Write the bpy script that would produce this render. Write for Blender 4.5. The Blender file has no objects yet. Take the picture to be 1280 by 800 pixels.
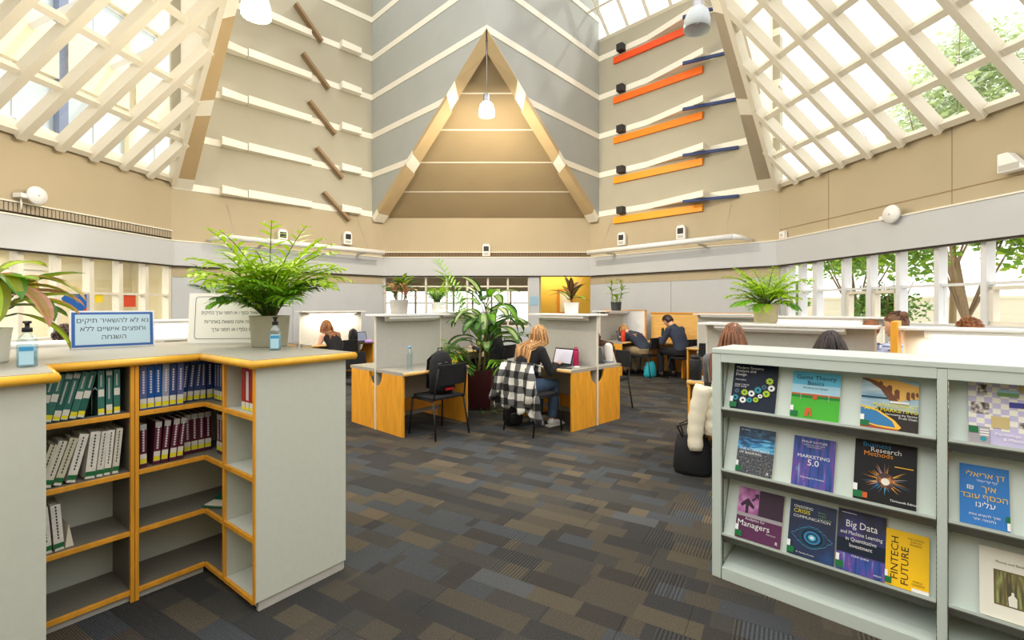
import bpy, bmesh, math, random
from mathutils import Vector, Matrix, noise
R = math.radians
PI = math.pi
random.seed(7)
COL = bpy.context.scene.collection
SC = bpy.context.scene

# ---------------------------------------------------------------- camera, world, exposure
cam_data = bpy.data.cameras.new('camera'); cam = bpy.data.objects.new('camera', cam_data); COL.objects.link(cam)
cam.location = (0, 0, 1.5); cam.rotation_euler = (R(90), 0, 0)
cam_data.sensor_width = 36; cam_data.lens = 590 / 1280 * 36; cam_data.shift_y = -17 / 1280
cam_data.clip_start = 0.05; cam_data.clip_end = 200
SC.camera = cam
world = bpy.data.worlds.new('sky'); SC.world = world; world.use_nodes = True
wn = world.node_tree.nodes; wl = world.node_tree.links
bg = wn['Background']
bg.inputs['Color'].default_value = (1.0, 0.985, 0.96, 1)
bg.inputs['Strength'].default_value = 1.9
sun_d = bpy.data.lights.new('sun', 'SUN'); sun_d.energy = 1.6; sun_d.angle = R(3); sun_d.color = (1, .95, .86)
sun = bpy.data.objects.new('sun', sun_d); COL.objects.link(sun); sun.rotation_euler = (R(38), 0, R(112)); sun.location = (12, -4, 14)
vs = SC.view_settings
SC.display_settings.display_device = 'sRGB'
vs.view_transform = 'Standard'; vs.look = 'None'; vs.gamma = 1; vs.use_curve_mapping = False
vs.exposure = 0.27
SC.cycles.max_bounces = 8; SC.cycles.diffuse_bounces = 4; SC.cycles.glossy_bounces = 2
SC.cycles.transparent_max_bounces = 12; SC.cycles.transmission_bounces = 4
SC.cycles.caustics_reflective = False; SC.cycles.caustics_refractive = False
SC.cycles.sample_clamp_indirect = 4
SC.cycles.use_denoising = True

# ---------------------------------------------------------------- helpers
def lin(c):
    return tuple(((x / 255) / 12.92 if x <= 10 else (((x / 255) + .055) / 1.055) ** 2.4) for x in c)
MATS = {}
def mat(name, rgb, rough=.6, metal=0., var=0., scale=8., emit=0., spec=.5, bump=0., alpha=1., trans=0.):
    if name in MATS: return MATS[name]
    m = bpy.data.materials.new(name); m.use_nodes = True
    nt = m.node_tree; b = nt.nodes['Principled BSDF']
    c = lin(rgb)
    b.inputs['Base Color'].default_value = (*c, 1)
    b.inputs['Roughness'].default_value = rough; b.inputs['Metallic'].default_value = metal
    b.inputs['Specular IOR Level'].default_value = spec
    if alpha < 1: b.inputs['Alpha'].default_value = alpha
    if trans: b.inputs['Transmission Weight'].default_value = trans
    if emit:
        b.inputs['Emission Color'].default_value = (*c, 1); b.inputs['Emission Strength'].default_value = emit
    if var or bump:
        tc = nt.nodes.new('ShaderNodeTexCoord'); n = nt.nodes.new('ShaderNodeTexNoise')
        n.inputs['Scale'].default_value = scale; n.inputs['Detail'].default_value = 4
        nt.links.new(tc.outputs['Object'], n.inputs['Vector'])
        if var:
            r = nt.nodes.new('ShaderNodeValToRGB')
            r.color_ramp.elements[0].position = .3; r.color_ramp.elements[1].position = .7
            r.color_ramp.elements[0].color = (*[x * (1 - var) for x in c], 1)
            r.color_ramp.elements[1].color = (*[min(1, x * (1 + var)) for x in c], 1)
            nt.links.new(n.outputs['Fac'], r.inputs['Fac']); nt.links.new(r.outputs['Color'], b.inputs['Base Color'])
        if bump:
            bp = nt.nodes.new('ShaderNodeBump'); bp.inputs['Strength'].default_value = bump; bp.inputs['Distance'].default_value = .01
            nt.links.new(n.outputs['Fac'], bp.inputs['Height']); nt.links.new(bp.outputs['Normal'], b.inputs['Normal'])
    MATS[name] = m
    return m

def mat_wood(name, rgb, dark=.72, sc=(2, 2, 22)):
    m = bpy.data.materials.new(name); m.use_nodes = True; nt = m.node_tree; b = nt.nodes['Principled BSDF']
    c = lin(rgb)
    tc = nt.nodes.new('ShaderNodeTexCoord'); mp = nt.nodes.new('ShaderNodeMapping'); n = nt.nodes.new('ShaderNodeTexNoise')
    mp.inputs['Scale'].default_value = sc; n.inputs['Scale'].default_value = 2.2; n.inputs['Detail'].default_value = 6; n.inputs['Distortion'].default_value = .6
    r = nt.nodes.new('ShaderNodeValToRGB')
    r.color_ramp.elements[0].position = .32; r.color_ramp.elements[0].color = (*[x * dark for x in c], 1)
    r.color_ramp.elements[1].position = .66; r.color_ramp.elements[1].color = (*[min(1, x * 1.08) for x in c], 1)
    nt.links.new(tc.outputs['Object'], mp.inputs['Vector']); nt.links.new(mp.outputs['Vector'], n.inputs['Vector'])
    nt.links.new(n.outputs['Fac'], r.inputs['Fac']); nt.links.new(r.outputs['Color'], b.inputs['Base Color'])
    b.inputs['Roughness'].default_value = .38
    MATS[name] = m
    return m

def mat_glass(name, tint=(1, 1, 1), amount=.06, rough=.03):
    m = bpy.data.materials.new(name); m.use_nodes = True; nt = m.node_tree; nt.nodes.clear()
    o = nt.nodes.new('ShaderNodeOutputMaterial'); mx = nt.nodes.new('ShaderNodeMixShader')
    t = nt.nodes.new('ShaderNodeBsdfTransparent'); g = nt.nodes.new('ShaderNodeBsdfGlossy')
    t.inputs['Color'].default_value = (*tint, 1); g.inputs['Roughness'].default_value = rough
    mx.inputs['Fac'].default_value = amount
    nt.links.new(t.outputs[0], mx.inputs[1]); nt.links.new(g.outputs[0], mx.inputs[2]); nt.links.new(mx.outputs[0], o.inputs[0])
    MATS[name] = m
    return m

class MB:
    """collects shapes; build() links them as one mesh object"""
    def __init__(s, M=None):
        s.v = []; s.f = []; s.mi = []; s.sm = []; s.M = M
    def add(s, vs_, fs, m=0, smooth=False, M=None):
        o = len(s.v)
        T = s.M @ M if (s.M is not None and M is not None) else (M if M is not None else s.M)
        for p in vs_:
            p = Vector(p); s.v.append(T @ p if T is not None else p)
        for f in fs: s.f.append([i + o for i in f]); s.mi.append(m); s.sm.append(smooth)
        return s
    def box(s, x0, x1, y0, y1, z0, z1, m=0, M=None):
        v = [(x, y, z) for z in (z0, z1) for y in (y0, y1) for x in (x0, x1)]
        return s.add(v, [(0, 2, 3, 1), (4, 5, 7, 6), (0, 1, 5, 4), (2, 6, 7, 3), (0, 4, 6, 2), (1, 3, 7, 5)], m, False, M)
    def cbox(s, c, sz, m=0, M=None, rot=None):
        T = Matrix.Translation(c)
        if rot is not None: T = T @ rot
        if M is not None: T = M @ T
        hx, hy, hz = sz[0] / 2, sz[1] / 2, sz[2] / 2
        return s.box(-hx, hx, -hy, hy, -hz, hz, m, T)
    def prism(s, poly, a, b, axis='z', m=0, M=None):
        n = len(poly)
        def P(p, h):
            return (p[0], p[1], h) if axis == 'z' else ((p[0], h, p[1]) if axis == 'y' else (h, p[0], p[1]))
        v = [P(p, a) for p in poly] + [P(p, b) for p in poly]
        fs = [list(range(n))[::-1], list(range(n, 2 * n))] + [(i, (i + 1) % n, n + (i + 1) % n, n + i) for i in range(n)]
        return s.add(v, fs, m, False, M)
    def tube(s, pts, r, n=8, m=0, cap=True, M=None, flat=1., up=None, smooth=True):
        pts = [Vector(p) for p in pts]; k = len(pts)
        rs = r if isinstance(r, (list, tuple)) else [r] * k
        v = []; fs = []
        prev = None
        for i, p in enumerate(pts):
            d = (pts[min(i + 1, k - 1)] - pts[max(i - 1, 0)])
            d = d.normalized() if d.length > 1e-9 else Vector((0, 0, 1))
            if prev is None:
                u0 = Vector(up) if up is not None else (Vector((1, 0, 0)) if abs(d.x) < .9 else Vector((0, 1, 0)))
            else: u0 = prev
            u = (u0 - d * u0.dot(d)); u = u.normalized() if u.length > 1e-6 else d.orthogonal().normalized()
            prev = u; w = d.cross(u)
            rx, ry = rs[i] if isinstance(rs[i], (list, tuple)) else (rs[i], rs[i] * flat)
            for j in range(n):
                a = 2 * PI * j / n
                v.append(p + u * math.cos(a) * rx + w * math.sin(a) * ry)
        for i in range(k - 1):
            for j in range(n):
                fs.append((i * n + j, i * n + (j + 1) % n, (i + 1) * n + (j + 1) % n, (i + 1) * n + j))
        if cap: fs += [list(range(n))[::-1], list(range((k - 1) * n, k * n))]
        return s.add(v, fs, m, smooth, M)
    def lathe(s, prof, n=20, c=(0, 0, 0), m=0, M=None, smooth=True, cap=True):
        v = []; fs = []; k = len(prof)
        for r, z in prof:
            for j in range(n):
                a = 2 * PI * j / n; v.append((c[0] + r * math.cos(a), c[1] + r * math.sin(a), c[2] + z))
        for i in range(k - 1):
            for j in range(n): fs.append((i * n + j, i * n + (j + 1) % n, (i + 1) * n + (j + 1) % n, (i + 1) * n + j))
        if cap: fs += [list(range(n))[::-1], list(range((k - 1) * n, k * n))]
        return s.add(v, fs, m, smooth, M)
    def ball(s, c, r, n=12, k=8, m=0, M=None, fn=None):
        v = []; fs = []
        rx, ry, rz = r if isinstance(r, (list, tuple)) else (r, r, r)
        for i in range(k + 1):
            t = PI * i / k
            for j in range(n):
                a = 2 * PI * j / n
                d = Vector((math.sin(t) * math.cos(a), math.sin(t) * math.sin(a), math.cos(t)))
                p = Vector((d.x * rx, d.y * ry, d.z * rz))
                if fn: p = fn(d, p)
                v.append(p + Vector(c))
        for i in range(k):
            for j in range(n): fs.append((i * n + j, (i + 1) * n + j, (i + 1) * n + (j + 1) % n, i * n + (j + 1) % n))
        return s.add(v, fs, m, True, M)
    def blade(s, base, d, L, W, droop=.8, n=6, fold=.15, m=0, up=(0, 0, 1), tip=1., roll=0., m2=None):
        """a leaf: bends from direction d towards the ground, folded along its midrib"""
        p = Vector(base); d = Vector(d).normalized(); up = Vector(up)
        side = d.cross(up)
        side = side.normalized() if side.length > 1e-4 else Vector((1, 0, 0))
        if roll: side = Matrix.Rotation(roll, 3, d) @ side
        v = []; fs = []; mid = []
        for i in range(n + 1):
            t = i / n
            w = W * (math.sin(PI * min(1, t * .93 + .07)) ** .75) * (1 - .25 * t) if tip else W
            if i == n: w = W * .03
            nrm = side.cross(d).normalized()
            v += [p - side * w / 2 + nrm * fold * w, p, p + side * w / 2 + nrm * fold * w]
            q = Matrix.Rotation(-droop / n, 3, side); d = (q @ d).normalized(); p = p + d * (L / n)
        for i in range(n):
            a = i * 3; fs += [(a, a + 1, a + 4, a + 3), (a + 1, a + 2, a + 5, a + 4)]
        return s.add(v, fs, m, True)
    def build(s, name, mats, parent=None, M=None, bevel=0, weld=False, sub=0, recalc=True):
        me = bpy.data.meshes.new(name)
        me.from_pydata([tuple(p) for p in s.v], [], s.f)
        if not isinstance(mats, (list, tuple)): mats = [mats]
        for m in mats: me.materials.append(m if not isinstance(m, str) else MATS[m])
        me.polygons.foreach_set('material_index', s.mi); me.polygons.foreach_set('use_smooth', s.sm)
        if recalc:
            b = bmesh.new(); b.from_mesh(me)
            if weld: bmesh.ops.remove_doubles(b, verts=b.verts, dist=1e-4)
            bmesh.ops.recalc_face_normals(b, faces=b.faces); b.to_mesh(me); b.free()
        me.update()
        o = bpy.data.objects.new(name, me); COL.objects.link(o)
        if parent is not None: o.parent = parent
        if M is not None: o.matrix_local = M
        if bevel:
            bm_ = o.modifiers.new('bevel', 'BEVEL'); bm_.width = bevel; bm_.segments = 2; bm_.limit_method = 'ANGLE'
        if sub:
            sm = o.modifiers.new('sub', 'SUBSURF'); sm.levels = sub; sm.render_levels = sub
        return o

def tag(o, label=None, cat=None, group=None, kind=None):
    if label: o['label'] = label
    if cat: o['category'] = cat
    if group: o['group'] = group
    if kind: o['kind'] = kind
    return o
def empty(name, loc=(0, 0, 0), rz=0., M=None, **k):
    o = bpy.data.objects.new(name, None); COL.objects.link(o); o.empty_display_size = .1
    if M is not None: o.matrix_world = M
    else: o.location = loc; o.rotation_euler = (0, 0, rz)
    return tag(o, **k)
KIDS = {}
def kids_of(o):
    return [c for c in bpy.data.objects if c.parent is o]
def copy_tree(o, parent=None, tree=None):
    c = o.copy(); COL.objects.link(c)
    if parent is not None: c.parent = parent
    for ch in kids_of(o): copy_tree(ch, c)
    return c
def text(s, size, m, parent, loc, rot=(PI / 2, 0, 0), name='lettering', align='LEFT', bold=0., sx=1., shear=0.):
    cu = bpy.data.curves.new(name, 'FONT'); cu.body = s; cu.size = 1; cu.align_x = align; cu.resolution_u = 2
    cu.offset = bold; cu.fill_mode = 'NONE'; cu.shear = shear
    cu.materials.append(m if not isinstance(m, str) else MATS[m])
    o = bpy.data.objects.new(name, cu); COL.objects.link(o); o.parent = parent
    o.location = loc; o.rotation_euler = rot; o.scale = (size * sx, size, size * .05 / .05)
    return o
def heb(s): return s[::-1]
def frame(p, d):
    """wall frame: x along d, z up, y to the left of d (into the room)"""
    d = Vector((d[0], d[1], 0)).normalized(); y = Vector((-d.y, d.x, 0))
    return Matrix(((d.x, y.x, 0, p[0]), (d.y, y.y, 0, p[1]), (0, 0, 1, 0), (0, 0, 0, 1)))

# ---------------------------------------------------------------- materials
mat('plaster_grey', (177, 171, 152), .8, var=.03, scale=1.5)
mat('plaster_cool', (172, 176, 173), .8, var=.03, scale=1.5)
mat('plaster_tan', (184, 170, 142), .8, var=.04, scale=1.2)
mat('panel_brown', (158, 140, 108), .7, var=.04, scale=1.5)
mat('beam_tan', (192, 168, 128), .7, var=.05, scale=2)
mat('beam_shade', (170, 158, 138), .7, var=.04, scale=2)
mat('strip_white', (240, 236, 222), .6)
mat('band_grey', (196, 199, 203), .6, var=.02, scale=2)
mat('wall_low', (192, 196, 201), .7, var=.03, scale=2)
mat('dark_gap', (60, 52, 40), .8)
mat('frame_cream', (226, 220, 204), .5)
mat('frame_white', (224, 226, 228), .45)
mat('white', (240, 240, 238), .5)
mat('lamin_grey', (166, 162, 150), .45, var=.06, scale=60)
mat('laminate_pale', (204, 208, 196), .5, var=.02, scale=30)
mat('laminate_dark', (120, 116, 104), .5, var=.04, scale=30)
mat('part_grey', (190, 188, 180), .55, var=.03, scale=20)
mat('steel_green', (204, 216, 209), .38, spec=.5)
mat('steel_lip_shade', (96, 97, 88), .5)  # shelf steel darkened: the shade below the lips is put into its colour
mat('black', (16, 16, 18), .6)
mat('black_soft', (20, 20, 24), .85, bump=.3, scale=60)
mat('black_cube', (38, 36, 36), .6)
mat('orange0', (255, 165, 20), .5); mat('orange1', (255, 155, 15), .5); mat('orange2', (255, 138, 12), .5); mat('orange3', (250, 112, 14), .5); mat('orange4', (240, 82, 16), .5)
mat('navy', (36, 58, 110), .5)
mat('slat_brown', (146, 120, 88), .5)
mat('metal', (170, 170, 172), .3, metal=.9)
mat('chrome', (200, 200, 202), .2, metal=1)
mat('outer_wall', (226, 220, 204), .8)
mat('outer_ground', (214, 208, 190), .9)
mat('yellow_wall', (222, 190, 84), .7)
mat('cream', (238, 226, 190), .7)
mat('blue_grey', (120, 132, 158), .5)
mat('soil', (46, 34, 26), .95)
mat_wood('wood', (236, 166, 50), .86, (9, 9, 1.6)); mat_wood('wood_edge', (236, 178, 56), .93, (6, 6, 6))
mat_wood('wood_shade', (214, 140, 44), .85, (9, 9, 1.6)); mat_wood('wood_light', (236, 190, 110), .9)
mat_glass('glass', (1, 1, 1), .04); mat_glass('glass_room', (.98, .99, 1), .07)
mat_glass('plastic_clear', (.86, .95, .98), .18, .1)
mat('lamp_on', (255, 244, 225), .5, emit=14.)
mat('lamp_warm', (255, 236, 200), .5, emit=30.)
mat('lamp_off', (205, 212, 216), .25)
mat('tube_on', (255, 246, 228), .5, emit=7.)
mat('panel_on', (255, 248, 232), .5, emit=4.)

# carpet: woven planks, each block of the weave has its own tone and rib direction
def carpet_mat():
    m = bpy.data.materials.new('carpet'); m.use_nodes = True; nt = m.node_tree; N = nt.nodes; L = nt.links
    b = N['Principled BSDF']; b.inputs['Roughness'].default_value = .95; b.inputs['Specular IOR Level'].default_value = .1
    g = N.new('ShaderNodeNewGeometry'); mp = N.new('ShaderNodeMapping'); mp.inputs['Rotation'].default_value = (0, 0, math.atan2(.507, .862))
    L.new(g.outputs['Position'], mp.inputs['Vector'])
    sx = N.new('ShaderNodeSeparateXYZ'); L.new(mp.outputs['Vector'], sx.inputs[0])
    def mth(op, a, bb=None, c=None):
        n = N.new('ShaderNodeMath'); n.operation = op
        for i, x in enumerate((a, bb, c)):
            if x is None: continue
            if isinstance(x, (int, float)): n.inputs[i].default_value = x
            else: L.new(x, n.inputs[i])
        return n.outputs[0]
    def cell(du, dv, seed):
        row = mth('FLOOR', mth('DIVIDE', sx.outputs[1], dv))
        w = N.new('ShaderNodeTexWhiteNoise'); w.noise_dimensions = '1D'; L.new(mth('ADD', row, seed), w.inputs['W'])
        col = mth('FLOOR', mth('ADD', mth('DIVIDE', sx.outputs[0], du), w.outputs['Value']))
        cb = N.new('ShaderNodeCombineXYZ'); L.new(row, cb.inputs[0]); L.new(col, cb.inputs[1]); cb.inputs[2].default_value = seed
        q = N.new('ShaderNodeTexWhiteNoise'); q.noise_dimensions = '3D'; L.new(cb.outputs[0], q.inputs['Vector'])
        return q
    q1 = cell(.31, .125, 3.1); q2 = cell(.50, .125, 9.7); q3 = cell(.25, .25, 5.3)
    r1 = N.new('ShaderNodeValToRGB'); cr = r1.color_ramp; cr.interpolation = 'CONSTANT'
    pal = [(0, (58, 58, 58)), (.18, (66, 65, 62)), (.32, (76, 71, 63)), (.44, (68, 71, 74)), (.58, (60, 58, 55)), (.70, (84, 78, 67)), (.80, (72, 66, 61)), (.88, (94, 85, 72)), (.96, (80, 82, 84))]
    for i, (p, c) in enumerate(pal):
        e = cr.elements[i] if i < 2 else cr.elements.new(p)
        e.position = p; e.color = (*lin(c), 1)
    mx = mth('ADD', mth('MULTIPLY', q1.outputs['Value'], .45), mth('MULTIPLY', q2.outputs['Value'], .55))
    # spread the blend back to 0..1
    fac = mth('ADD', mth('MULTIPLY', mth('SUBTRACT', mx, .5), 1.15), .46)
    L.new(fac, r1.inputs['Fac'])
    # ribs
    uu = mth('SINE', mth('MULTIPLY', sx.outputs[0], 330)); vv = mth('SINE', mth('MULTIPLY', sx.outputs[1], 330))
    vv2 = mth('SINE', mth('MULTIPLY', sx.outputs[1], 700))
    sel = mth('GREATER_THAN', q3.outputs['Value'], .72)
    rib = mth('ADD', mth('MULTIPLY', uu, sel), mth('MULTIPLY', mth('MULTIPLY', vv2, .8), mth('SUBTRACT', 1., sel)))
    nz = N.new('ShaderNodeTexNoise'); nz.inputs['Scale'].default_value = 160; nz.inputs['Detail'].default_value = 2; L.new(mp.outputs['Vector'], nz.inputs['Vector'])
    nb = N.new('ShaderNodeTexNoise'); nb.inputs['Scale'].default_value = .7; L.new(mp.outputs['Vector'], nb.inputs['Vector'])
    val = mth('ADD', mth('ADD', 1.0, mth('MULTIPLY', rib, .36)), mth('MULTIPLY', mth('SUBTRACT', nz.outputs['Fac'], .5), 1.5))
    val = mth('MULTIPLY', val, mth('ADD', .75, mth('MULTIPLY', nb.outputs['Fac'], .5)))
    vm = N.new('ShaderNodeVectorMath'); vm.operation = 'SCALE'; L.new(r1.outputs['Color'], vm.inputs[0]); L.new(val, vm.inputs['Scale'])
    L.new(vm.outputs[0], b.inputs['Base Color'])
    bp = N.new('ShaderNodeBump'); bp.inputs['Strength'].default_value = .35; bp.inputs['Distance'].default_value = .004
    L.new(rib, bp.inputs['Height']); L.new(bp.outputs['Normal'], b.inputs['Normal'])
    MATS['carpet'] = m
carpet_mat()
# ================================================================ the setting
PL = Vector((-6.71, 9.3)); PR = Vector((5.28, 9.3)); BL = Vector((-3.43, 12.5)); BR = Vector((2.08, 12.5))
CNW = Vector((-3.645, 12.29)); CNE = Vector((2.273, 12.31)); AP = Vector((-.493, 9.23))
FN = frame(BR, (-1, 0)); FNW = frame(BL, PL - BL); FNE = frame(PR, BR - PR)
FW = frame(PL, (-.144, -1)); FE = frame(PR, (-.137, 1))
FF1 = frame(AP, CNW - AP); FF2 = frame(CNE, AP - CNE)
LNW = (PL - BL).length; LNE = (BR - PR).length; LF1 = (CNW - AP).length; LF2 = (CNE - AP).length
RING = 3.83; TOP = 10.5
BZ0, BZ1 = 2.305, 2.78
def hit(F, px, py, off=0.):
    """where the line of sight of a pixel of the photograph meets a wall: (x, z) in that wall's frame"""
    d = Vector(((px - 640) / 590, 1, (383 - py) / 590)); o = Vector((0, 0, 1.5)); Fi = F.inverted()
    ol = Fi @ o; dl = Fi.to_3x3() @ d; t = (off - ol.y) / dl.y
    return ol.x + t * dl.x, ol.z + t * dl.z

def struct(name, mb, m, M=None, parent=None, **k):
    o = mb.build(name, m, parent, **k)
    if M is not None: o.matrix_world = M
    if parent is None: o['kind'] = 'structure'
    return o

# ---- floor and its woven carpet planks
floor = struct('floor', MB().box(-9.5, 8, -3, 12.6, -.2, -.006), 'laminate_dark')
cd = Vector((.862, -.507)); cn = Vector((.507, .862))
cells = []
for j in range(-30, 70):
    offs = random.random()
    for i in range(-16, 16):
        c = cd * (i + offs + .5) + cn * (j * .25 + .125)
        if -9.3 < c.x < 7.8 and -2.5 < c.y < 12.3: cells.append((c, i + offs, j))
def seen(c):
    return c.y > 1.3 and abs(c.x) < c.y * 1.15 + .5 and not (c.x > 1.5 + (2.6 - c.y) * 1.06 + .25 and c.y < 3.2) and not (c.x < -1.6 and c.y < 4.)
cells.sort(key=lambda q: q[0].length if seen(q[0]) else 1000 + q[0].length)
CA = math.atan2(cd.y, cd.x)
pm = MB().box(-.499, .499, -.1245, .1245, -.006, 0)
pk = pm.build('carpet_plank', 'carpet', floor, bevel=0)
for k, (c, u, j) in enumerate(cells[:290]):
    o = pk if k == 0 else pk.copy()
    if k: COL.objects.link(o)
    o.parent = floor; o.location = (c.x, c.y, random.uniform(-.0006, .0004)); o.rotation_euler = (0, 0, CA)
far = MB()
for c, u, j in cells[290:]:
    far.box(-.499, .499, -.1245, .1245, -.006, 0, 0, Matrix.Translation((c.x, c.y, 0)) @ Matrix.Rotation(CA, 4, 'Z'))
tag(far.build('carpet_planks_far', 'carpet', floor, recalc=False), kind='stuff')

def band(F, x0, x1, y1=.10, top_line=True, parent=None):
    mb = MB().box(x0, x1, 0, y1, BZ0, BZ1, 0)
    o = mb.build('trim_band', 'band_grey', parent, bevel=.006); o.matrix_world = F; tag(o, kind='structure')
    e = MB().box(x0, x1, 0, y1 + .012, BZ1, BZ1 + .022); e.build('trim_edge', 'strip_white', o)
    g = MB().box(x0, x1, 0, y1 - .02, BZ0 - .02, BZ0); g.build('shadow_gap', 'dark_gap', o)
    return o
# ---- north-west wall
w = struct('wall_northwest', MB().box(0, LNW, -.2, 0, 0, BZ0, 0), 'wall_low', FNW)
MB().box(0, LNW, 0, .012, BZ0 - .22, BZ0 - .02).build('frieze', 'plaster_tan', w)
for a, b in ((0, LNW * .5), (LNW * .5, LNW)):
    MB().box(a + .004, b - .004, 0, .02, .12, BZ0 - .23).build('wall_panel', 'wall_low', w, bevel=.004)
MB().box(0, LNW, -.2, 0, BZ0, RING - .02).build('ring_wall', 'plaster_tan', w)
ks = [3.9 + 1.01 * k for k in range(7)]
def tiers(parent, x0f, x1f, base, top, matname, y=0.):
    """plaster tiers between the white strips, each tier and strip its own piece"""
    zs = [base] + [z for z in ks if base < z < top] + [top]
    for i in range(len(zs) - 1):
        a, b = zs[i] + (.07 if i else 0), zs[i + 1] - (.07 if i < len(zs) - 2 else 0)
        if b - a < .02: continue
        pl = [(x0f(a), a), (x1f(a), a), (x1f(b), b), (x0f(b), b)]
        MB().prism(pl, -.2, y, 'y').build('wall_tier', matname, parent)
    for z in ks:
        if base < z + .07 and z + .07 < top:
            a, b = max(z - .07, base), z + .07
            pl = [(x0f(b), a), (x1f(b), a), (x1f(b), b), (x0f(b), b)]
            MB().prism(pl, -.2, y + .012, 'y').build('wall_strip', 'strip_white', parent)
tiers(w, lambda z: 0., lambda z: LNW, RING - .02, TOP, 'plaster_grey')
band(FNW, 0.04, LNW)
# ---- north-east wall
w = struct('wall_northeast', MB().box(0, LNE, -.2, 0, 0, BZ0, 0), 'wall_low', FNE)
MB().box(0, LNE, 0, .012, BZ0 - .22, BZ0 - .02).build('frieze', 'plaster_tan', w)
for a, b in ((0, LNE * .5), (LNE * .5, LNE)):
    MB().box(a + .004, b - .004, 0, .02, .12, BZ0 - .23).build('wall_panel', 'wall_low', w, bevel=.004)
MB().box(0, LNE, -.2, 0, BZ0, RING - .02).build('ring_wall', 'plaster_tan', w)
tiers(w, lambda z: 0., lambda z: LNE, RING - .02, 8.4, 'plaster_grey')
band(FNE, 0, LNE - .04)
# ---- north wall: low window to the office, alcove opening
NL = 5.51
w = struct('wall_north', MB().box(1.635, NL, -.2, 0, 0, .95).box(1.36, 1.635, -.2, .03, 0, BZ0).box(NL - .04, NL, -.2, 0, .95, BZ0), 'wall_low', FN)
MB().box(0, NL, -.2, 0, BZ0, RING + .01).build('ring_wall', 'plaster_tan', w)
MB().box(0, NL, 0, .004, BZ1 + .03, BZ1 + .14).build('grille_backing', 'dark_gap', w)
g = MB()
for i in range(120): g.box(i * .046 + .004, i * .046 + .026, .004, .03, BZ1 + .03, BZ1 + .14)
tag(g.build('grille_slats', 'slat_brown', w, recalc=False), kind='stuff')
band(FN, .03, NL - .03)
MB().box(0, NL, 0, .05, BZ1 + .14, BZ1 + .16).build('grille_edge', 'strip_white', w)
nw_ = struct('window_1', MB().box(1.635, NL - .04, -.12, -.04, .95, 1.0).box(1.635, NL - .04, -.12, -.04, 2.26, BZ0), 'frame_cream', FN)
ms = [1.635, 2.19, 2.72, 3.27, 3.82, 4.37, 4.92, NL - .04]
for a in ms: MB().box(a - .025, a + .025, -.13, -.03, .95, BZ0).build('mullion', 'frame_cream', nw_)
for i in range(len(ms) - 1):
    MB().box(ms[i] + .025, ms[i + 1] - .025, -.12, -.04, 2.01, 2.05).build('transom', 'frame_cream', nw_)
    MB().box(ms[i] + .025, ms[i + 1] - .025, -.09, -.085, 1.0, 2.01).build('pane', 'glass_room', nw_)
    MB().box(ms[i] + .025, ms[i + 1] - .025, -.09, -.085, 2.05, 2.26).build('pane', 'glass_room', nw_)
# office behind the north window
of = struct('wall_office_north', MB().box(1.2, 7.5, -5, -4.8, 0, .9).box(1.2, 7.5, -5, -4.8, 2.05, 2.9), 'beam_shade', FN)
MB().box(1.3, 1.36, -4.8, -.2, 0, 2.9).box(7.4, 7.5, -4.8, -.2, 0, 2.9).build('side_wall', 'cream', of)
struct('ceiling_office', MB().box(1.2, 7.5, -4.8, -.2, 2.7, 2.8), 'cream', FN)
struct('floor_office', MB().box(1.2, 7.5, -5, -.2, -.2, 0), 'laminate_dark', FN)
wo = struct('window_2', MB().box(1.2, 7.5, -4.95, -4.85, .9, .96), 'frame_cream', FN)
for i in range(9): MB().box(1.4 + i * .7, 1.46 + i * .7, -4.95, -4.85, .96, 2.05).build('mullion', 'frame_cream', wo)
for i in range(8):
    MB().box(1.46 + i * .7, 2.1 + i * .7, -4.92, -4.9, 1.6, 1.64).build('transom', 'frame_cream', wo)
    MB().box(1.46 + i * .7, 2.1 + i * .7, -4.915, -4.91, .96, 1.6).build('pane', 'glass', wo)
    MB().box(1.46 + i * .7, 2.1 + i * .7, -4.915, -4.91, 1.64, 2.05).build('pane', 'glass', wo)
# alcove with yellow walls
al = struct('wall_alcove', MB().box(-.9, 1.4, -2.3, -2.2, 0, 2.9).box(-1.0, -.9, -2.2, -.2, 0, 2.9).box(1.36, 1.46, -2.3, -.2, 0, 2.9), 'yellow_wall', FN)
struct('ceiling_alcove', MB().box(-1, 1.46, -2.3, -.2, 2.5, 2.56), 'yellow_wall', FN)
struct('floor_alcove', MB().box(-1, 1.46, -2.3, 0, -.2, 0), 'laminate_dark', FN)
def light(kind, name, loc, energy, color=(1, .93, .82), size=.1, rot=(0, 0, 0), parent=None, sx=None, spot=None):
    d = bpy.data.lights.new(name, kind); d.energy = energy; d.color = color
    if kind == 'AREA':
        d.size = size
        if sx: d.shape = 'RECTANGLE'; d.size_y = sx
    elif kind in ('POINT', 'SPOT'): d.shadow_soft_size = size
    if spot: d.spot_size = R(spot); d.spot_blend = .6
    o = bpy.data.objects.new(name, d); COL.objects.link(o); o.location = loc; o.rotation_euler = rot
    if parent is not None: o.parent = parent
    return o
for i, x in enumerate((.35, .95)):
    p = FN @ Vector((x, -1.7, 2.49))
    o = MB().lathe([(.0, 0), (.06, 0), (.06, -.015), (.0, -.015)], 14, cap=False).build('downlight', 'lamp_on')
    o.location = p; tag(o, 'recessed round ceiling spotlight in the yellow alcove, ' + ('the right one' if i == 0 else 'the left one'), 'light', 'spotlights in the yellow alcove')
    light('POINT', 'downlight_glow', (p.x, p.y, p.z - .1), 9, (1, .90, .70), .05)
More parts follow.
